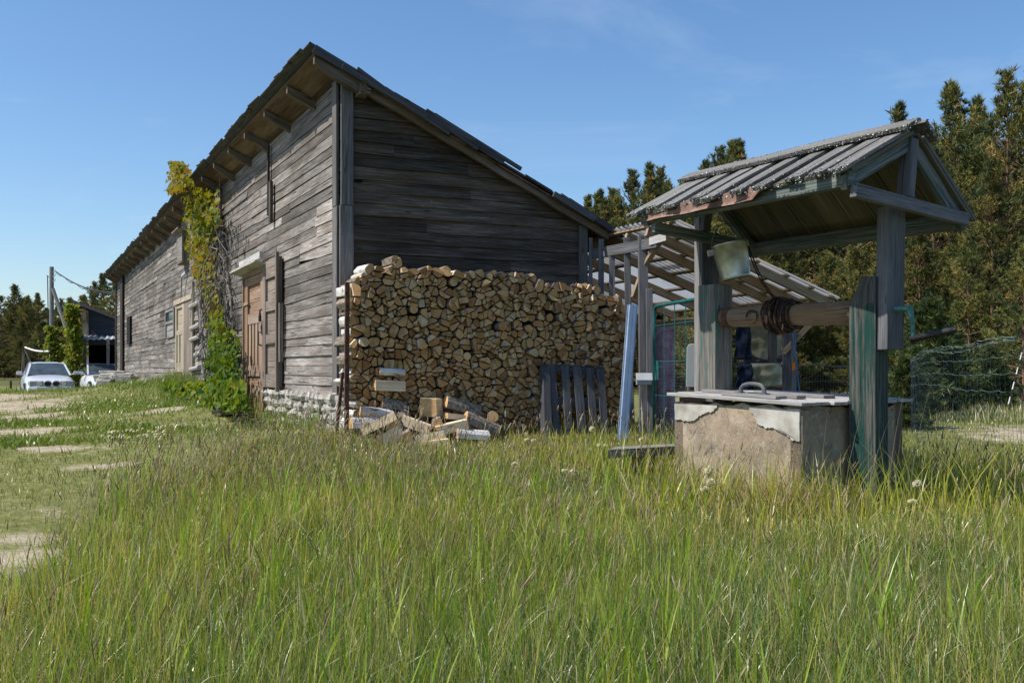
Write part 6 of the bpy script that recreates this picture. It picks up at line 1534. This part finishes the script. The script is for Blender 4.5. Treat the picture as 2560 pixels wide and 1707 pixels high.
# outline of the vine on the wall from the photograph: rows (py, px left, px right, density, tint mean)
rows = [(408, 455, 500, 1.1, .85), (440, 448, 520, 1.4, .82), (480, 442, 545, 1.5, .75), (520, 448, 552, 1.6, .68), (560, 452, 552, 1.2, .66), (590, 460, 545, .6, .75), (610, 455, 540, 1.3, .82), (650, 466, 545, 1.2, .8), (690, 480, 548, .6, .8), (730, 505, 550, .35, .75), (770, 512, 552, .3, .7), (800, 515, 560, .55, .55), (830, 512, 590, .9, .45), (870, 510, 602, 1.2, .38), (910, 508, 604, 1.4, .34), (950, 510, 606, 1.5, .34), (985, 505, 612, 1.5, .38)]
for (r0, r1) in zip(rows[:-1], rows[1:]):
    py0, l0, q0, d0_, t0 = r0; py1, l1, q1, d1_, t1 = r1
    nL = int(185 * (d0_ + d1_) / 2)
    for _ in range(nL):
        f = U_(0, 1); py = py0 + (py1 - py0) * f; px = random.triangular(l0 + (l1 - l0) * f, q0 + (q1 - q0) * f)
        c = ray_plane(px + U_(-6, 6), py, C0 - B * U_(.05, .45 if py < 560 or py > 800 else .28), B)
        if py < 470: c = c - B * .25
        lv.append((c, -B, U_(.055, .11), min(1, max(0, random.gauss(t0, .16)))))
for _ in range(60):                                            # sprays reaching left past the eave
    f = U_(0, 1); c = ray_plane(420 + 40 * (1 - f) + U_(-6, 6), 470 + U_(-8, 8) + 4 * f, C0 - B * U_(.45, .75), B); lv.append((c, -B, U_(.07, .13), U_(.7, 1)))
for _ in range(150):
    p0 = U_(515, 590); p = []; x = p0; w_ = U_(0, 6)
    for i in range(12):
        py = 990 - (990 - U_(440, 560)) * i / 11; px = x - 45 * (i / 11) ** 1.2 + 6 * math.sin(i * .9 + w_) + U_(-2, 2)
        if px < 470 and py > 560: px = 470 + U_(0, 15)
        p.append(ray_plane(px, py, C0 - B * U_(.04, .14), B))
    stm.append(p)
for _ in range(260):
    px, py = random.triangular(500, 580, 545), U_(560, 980); a0_ = ray_plane(px, py, C0 - B * U_(.05, .2), B); stm.append([a0_, a0_ + Vector((U_(-.2, .2), U_(-.15, .15), U_(-.4, .1))), a0_ + Vector((U_(-.3, .3), U_(-.15, .15), U_(-.8, 0)))])
stm.append([ray_plane(px, py, C0 - B * .7, B) for px, py in ((450, 455), (430, 468), (415, 475), (408, 478))])
q = ground_px(560, 1000); vine('climbing_vine', 'yellow-green vine climbing from the ground to the eave of the barn', lv, stm, M['twig'], (q[0], q[1], gz(*q)))
# leafy bush at its foot
lv = []
for _ in range(1500):
    px, py = random.gauss(558, 30), random.triangular(945, 1030, 1010); 
    if px > 616: continue
    c = ray_plane(px, py, C0 - B * U_(.25, .8), B); c.z = max(c.z, gz(c.x, c.y) + .03); lv.append((c, -B, U_(.05, .10), min(1, max(0, random.gauss(.42, .16)))))
for _ in range(500):
    px, py = random.gauss(455, 30), U_(955, 990); c = ray_plane(px, py, C0 - B * U_(.3, .7), B); c.z = max(c.z, gz(c.x, c.y) + .03); lv.append((c, -B, U_(.06, .11), min(1, max(0, random.gauss(.5, .15)))))
vine('leafy_bush', 'low bush of fresh green leaves at the foot of the vine beside the near door', lv, None, None, (q[0], q[1], gz(*q)))['category'] = 'bush'
# vines on the far shed
for (nm, poly, lab) in [('a', [(760, 165, 185), (800, 168, 196), (860, 168, 204), (930, 172, 204), (972, 176, 200)], 'bright green vine covering the corner of the far shed'), ('b', [(815, 122, 138), (850, 118, 150), (900, 122, 152), (945, 122, 154), (975, 126, 150)], 'yellow-green vine mound at the left end of the far shed')]:
    lv = []
    for (r0, r1) in zip(poly[:-1], poly[1:]):
        for _ in range(480):
            f = U_(0, 1); c = P(random.gauss((r0[1] + r0[2]) / 2 + ((r1[1] + r1[2]) / 2 - (r0[1] + r0[2]) / 2) * f + 4 * math.sin(f * 7 + r0[0]), .34 * (r0[2] - r0[1]) + 1), r0[0] + (r1[0] - r0[0]) * f, (45.2 if nm == 'a' else 48) + U_(-.5, .3)); lv.append((c, Vector((-.6, -.7, .3)), U_(.12, .2), min(1, max(0, random.gauss(.62, .14)))))
    c = P((poly[-1][1] + poly[-1][2]) / 2, 972, 45.2); vine('climbing_vine', lab, lv, None, None, c)

# ---------------------------------------------------------------- pines
def pine_mesh(seed, H, base, wid, tuftn, young=False, tuft=.26):
    r = random.Random(seed); tr = MB(); V, Fc, T = [], [], []
    pth = []; dx, dy = r.uniform(-.2, .2), r.uniform(-.2, .2)
    for i in range(9):
        f = i / 8; pth.append(Vector((dx * math.sin(f * 3) + .06 * math.sin(f * 9 + seed), dy * math.sin(f * 2.5), H * f)))
    r0 = H * .0125; tr.tube(pth, [r0 * (1 - .93 * i / 8) for i in range(9)], 9, tint=.5)
    def tp(z):
        f = z / H * 8; i = min(7, int(f)); return pth[i].lerp(pth[i + 1], f - i)
    def tuft_(c, d, s, t):
        for _ in range(tuftn):
            v = (d * r.uniform(.5, 1.1) + Vector((r.gauss(0, .55), r.gauss(0, .55), r.gauss(.1, .45)))).normalized(); o = v.cross(Vector((r.gauss(0, 1), r.gauss(0, 1), r.gauss(0, 1)))).normalized(); L = s * r.uniform(.7, 1.2)
            k = len(V); V.extend([tuple(c - o * L * .085), tuple(c + o * L * .085), tuple(c + v * L)]); Fc.append((k, k + 1, k + 2)); T.extend([t] * 3)
    z = H * base * .35; step = H * .042
    while z < H * .985:
        f = max(0, (z - H * base) / (H * (1 - base))); dead = z < H * base
        nb_ = r.randint(4, 6); a0 = r.uniform(0, 6.28)
        for b in range(nb_):
            a = a0 + 6.283 * b / nb_ + r.uniform(-.4, .4)
            prof_ = (1 - f) ** (.68 if f < .5 else .74) * (.6 + .4 * min(1, f * 4 + .3)); L = wid * prof_ * r.choice([.45, .7, .85, 1.0, 1.2]) * r.uniform(.9, 1.1) + .25
            if dead: L = wid * r.uniform(.2, .55)
            el = .12 + 1.15 * f ** 1.5 + r.uniform(-.15, .2); d = Vector((math.cos(a) * math.cos(el), math.sin(a) * math.cos(el), math.sin(el)))
            s0_ = tp(z); e = s0_ + d * L; mid = s0_.lerp(e, .55) + Vector((0, 0, -.05 * L)); e = e + Vector((0, 0, .07 * L))
            tr.tube([s0_, mid, e], [r0 * .28 * (1 - f * .6), r0 * .16, r0 * .05], 4, cap=False, tint=.6)
            if dead: continue
            if r.random() < .10 and not young: continue
            nt_ = max(3, int(L / (.22 if not young else .16)))
            tb = r.gauss(.38, .24)
            for k in range(nt_):
                g_ = (.58 if not young and f < .75 else .3) + (.42 if not young and f < .75 else .7) * (k + r.random()) / nt_; c0_ = (s0_.lerp(mid, g_ / .55) if g_ < .55 else mid.lerp(e, (g_ - .55) / .45))
                for q_ in (-1, 0, 1):
                  lat = Vector((-d.y, d.x, 0)) * q_ * (L * .42 * (1.25 - g_) + .06) * r.uniform(.5, 1.2); c = c0_ + lat + Vector((r.gauss(0, .06), r.gauss(0, .06), r.gauss(.04, .05)))
                  tuft_(c, (d + lat * .5 + Vector((0, 0, .55))).normalized(), tuft * 1.25 * r.uniform(.8, 1.2) * (1 - .3 * f), min(1, max(0, tb + r.gauss(0, .15))))
        z += step * r.uniform(1.1, 1.8) * (1 - .5 * f) * (1 if f < .55 else .85)
    for k in range(7): tuft_(tp(H * (.955 + .007 * k)), Vector((0, 0, 1)), tuft * .8, r.uniform(.3, .7))
    if young:
        for k in range(60):
            a = r.uniform(0, 6.28); f = r.random(); L = wid * (1 - f) ** .8 * r.uniform(.7, 1); c = Vector((math.cos(a) * L, math.sin(a) * L, H * (base + (1 - base) * f)))
            for _ in range(3): 
                kk = len(V); V.extend([tuple(c + Vector((-.012, 0, 0))), tuple(c + Vector((.012, 0, 0))), tuple(c + Vector((r.gauss(0, .02), r.gauss(0, .02), r.uniform(.12, .26))))]); Fc.append((kk, kk + 1, kk + 2)); T.extend([1, 1, 1])
    cm = bpy.data.meshes.new('crown'); cm.from_pydata(V, [], Fc); at = cm.attributes.new('tint', 'FLOAT', 'POINT'); at.data.foreach_set('value', np.array(T, dtype=np.float32)); cm.materials.append(M['youngpine'] if young else M['pine'])
    return tr, cm
PROTO = []
for (sd, H, bs, wd_, tn) in [(1, 12, .22, 3.0, 10), (2, 13, .34, 2.9, 10), (3, 11, .12, 3.1, 10), (4, 14, .46, 2.8, 10), (5, 12, .26, 2.4, 10), (6, 10, .05, 2.8, 10)]:
    tr, cm = pine_mesh(sd, H, bs, wd_, tn); root = empty('pine_tree', (0, 0, 0), 'x', 'tree'); tr.build('trunk', M['trunk'], root)
    c = bpy.data.objects.new('crown', cm); COL.objects.link(c); c.parent = root; PROTO.append([root, H, False])
def put_pine(x, y, H, label, grp, v=None, wsc=1.0):
    i = random.randrange(6) if v is None else v; pr_ = PROTO[i]
    o = pr_[0] if not pr_[2] else copy_tree(pr_[0]); pr_[2] = True
    s = H / pr_[1]; o.location = (x, y, gz(x, y) - .1); o.rotation_euler = (U_(-.03, .03), U_(-.03, .03), U_(0, 6.28)); o.scale = (s * wsc, s * wsc, s); o['label'] = label; o['group'] = grp; return o
def top_px(px, py, Y, label, grp, v=None, wsc=1.0):
    p = P(px, py, Y); put_pine(p.x, Y, p.z - gz(p.x, Y) + .1, label, grp, v, wsc)
g1 = 'tall pines at the right edge'
for (px, py, Y, lab, v) in [(2245, 272, 52, 'pine whose tip shows just above the ridge of the well roof', 4), (2398, 222, 44, 'tall full-crowned pine right of the well roof', 0), (2440, 262, 50, 'slimmer pine between the two tallest trees at the right', 4), (2512, 190, 41, 'tallest pine, right of the well roof near the picture edge', 2), (2575, 205, 43, 'tall pine cut by the right picture edge', 0),
                       (2340, 340, 40, 'pine directly behind the right slope of the well roof', 2), (2480, 420, 36, 'lower bushy pine in front of the tallest trees at the right', 5), (2620, 330, 37, 'bushy pine just outside the right edge', 0), (2300, 560, 37, 'lower pine below the right eave of the well roof', 5), (2420, 600, 34, 'low bushy pine before the right wood edge', 5), (2150, 470, 46, 'pine seen under the well roof left of the near post', 3), (2560, 620, 31, 'low pine in front at the far right', 5)]:
    top_px(px, py, Y, lab, g1, v)
g2 = 'pines behind the barn and shelter'
for (px, py, Y, lab, v) in [(1462, 500, 66, 'pine tip peeking over the low end of the barn roof', 4), (1500, 488, 70, 'second small pine behind the low end of the barn roof', 4), (1540, 500, 64, 'bushy pine behind the corrugated shelter roof', 0), (1572, 440, 68, 'pointed pine above the shelter left of the double tip', 1), (1622, 424, 66, 'pointed pine with the left of two close tips', 4), (1664, 434, 70, 'pointed pine with the right of two close tips', 2), (1705, 470, 62, 'dense pine right of the two close tips', 0), (1752, 418, 66, 'pine by the far end of the well roof', 4), (1798, 384, 64, 'pine behind the well roof, left of the twin tops', 1), (1830, 366, 63, 'left twin pine top above the well roof', 4), (1852, 362, 66, 'right twin pine top above the well roof', 4), (1905, 420, 58, 'pine hidden mostly behind the well roof', 0), (1985, 450, 54, 'pine behind the middle of the well roof', 2), (2060, 420, 52, 'pine behind the near half of the well roof', 1),
                       (1600, 545, 58, 'lower pine behind the top edge of the shelter roof', 5), (1690, 560, 56, 'lower pine between shelter roof and well roof', 5), (1885, 600, 42, 'light green pine behind the bucket', 5), (1980, 610, 40, 'bushy light green pine under the well roof', 5), (2070, 640, 41, 'dark pine behind the windlass', 5), (1870, 640, 50, 'dark pine right of the bucket', 3), (2160, 700, 38, 'low pine right of the near well post', 5)]:
    top_px(px, py, Y, lab, g2, v)
for i in range(26):
    px = U_(1430, 1900); Y = U_(62, 84); py = np.interp(px, [1430, 1560, 1700, 1900], [515, 470, 450, 420]) + abs(random.gauss(0, 45)); top_px(px, py, Y, 'pointed pine in the row behind barn and shelter', 'row of pointed pines behind barn and shelter', random.choice([4, 4, 1, 0]), .85)
for i in range(80):
    px = U_(1440, 2750); Y = U_(48, 86); 
    py = np.interp(px, [1440, 1560, 1700, 1850, 2000, 2200, 2350, 2600, 2750], [570, 530, 500, 470, 430, 380, 330, 320, 320]) + U_(10, 110); top_px(px, py, Y, 'pine in the dense wood behind the well and shelter', 'pines of the wood on the right')
for i in range(46):
    px = U_(1760, 2700); Y = U_(38, 47); top_px(px, U_(560, 760), Y, 'low pine along the near edge of the right wood', 'low pines along the right wood edge', random.choice([5, 5, 2, 0]))
g3 = 'pines of the wood on the left'
for (px, py, Y, lab) in [(10, 742, 98, 'far pine at the left picture edge'), (42, 716, 100, 'highest far pine at the left edge'), (72, 745, 98, 'far pine left of the utility pole'), (95, 738, 97, 'far pine just left of the utility pole'), (150, 752, 104, 'far pine right of the utility pole'), (178, 748, 104, 'far pine above the far shed roof'), (205, 742, 104, 'second far pine above the far shed roof'), (240, 712, 74, 'big far pine left of the barn end'), (262, 690, 72, 'biggest far pine behind the barn end'), (288, 694, 70, 'far pine half hidden by the barn end')]:
    top_px(px, py, Y, lab, 'separate far pines on the left', None, 1.25)
for i in range(70):
    px = U_(-260, 320); Y = U_(88, 130); top_px(px, U_(752, 830), Y, 'far pine in the dense wood on the left', g3, None, 1.4)
for i in range(26):
    px = U_(-160, 300); Y = U_(80, 90); top_px(px, U_(820, 900), Y, 'low far pine along the left wood edge', 'low pines along the left wood edge', 5, 1.5)
# depth of the woods: one mass behind the rows, shade put into its dark tints
V, Fc, T = [], [], []
rr = random.Random(99)
def mass(n, fx, fz):
    for _ in range(n):
        x, y, z = fx(); s = fz(); c = Vector((x, y, z))
        for k in range(3):
            d = Vector((rr.gauss(0, 1), rr.gauss(0, .6), rr.gauss(.2, 1))).normalized(); o = d.orthogonal().normalized(); kk = len(V)
            V.extend([tuple(c - o * s * .3), tuple(c + o * s * .3), tuple(c + d * s)]); Fc.append((kk, kk + 1, kk + 2)); T.extend([rr.uniform(0, .45)] * 3)
def fr():
    px = rr.uniform(1380, 2900); Y = rr.uniform(62, 96); x = (px - HX) / F * Y; return x, Y, -.2 + rr.random() ** 1.1 * np.interp(px, [1380, 1600, 1900, 2900], [8, 9, 11, 13])
def fl():
    px = rr.uniform(-400, 330); Y = rr.uniform(104, 150); x = (px - HX) / F * Y; return x, Y, rr.random() * 7.0
mass(15000, fr, lambda: rr.uniform(.5, 1.1)); mass(9000, fl, lambda: rr.uniform(.7, 1.4))
cm = bpy.data.meshes.new('distant_wood'); cm.from_pydata(V, [], Fc); at = cm.attributes.new('tint', 'FLOAT', 'POINT'); at.data.foreach_set('value', np.array(T, dtype=np.float32)); cm.materials.append(M['pine'])
o = bpy.data.objects.new('distant_wood', cm); COL.objects.link(o); tag(o, 'dark depth of the pine wood behind the front rows of trees', 'wood', kind='stuff')
# young pines with pale candles at the meadow edge
yp = []
for sd in (21, 22):
    tr, cm = pine_mesh(sd, 3, .02, 1.0, 12, True, .2); root = empty('young_pine', (0, 0, 0), 'x', 'tree', 'young pines at the meadow edge'); tr.build('trunk', M['trunk'], root)
    c = bpy.data.objects.new('crown', cm); COL.objects.link(c); c.parent = root; yp.append([root, False])
for (px, py, Y, lab, v) in [(2318, 775, 24, 'young pine with pale candles right of the crank handle', 0), (2255, 905, 19, 'small young pine with pale candles beside the green post', 1), (2370, 830, 27, 'young pine with candles behind the wire fence', 1), (2290, 880, 22, 'little young pine between the two bigger young pines', 0), (2480, 880, 30, 'young pine low behind the fence at the right', 1)]:
    p = P(px, py, Y); g_ = gz(p.x, Y); e = yp[v]; o = e[0] if not e[1] else copy_tree(e[0]); e[1] = True; s = (p.z - g_) / 3; o.location = (p.x, Y, g_ - .03); o.scale = (s * 1.15, s * 1.15, s); o.rotation_euler = (0, 0, U_(0, 6)); o['label'] = lab
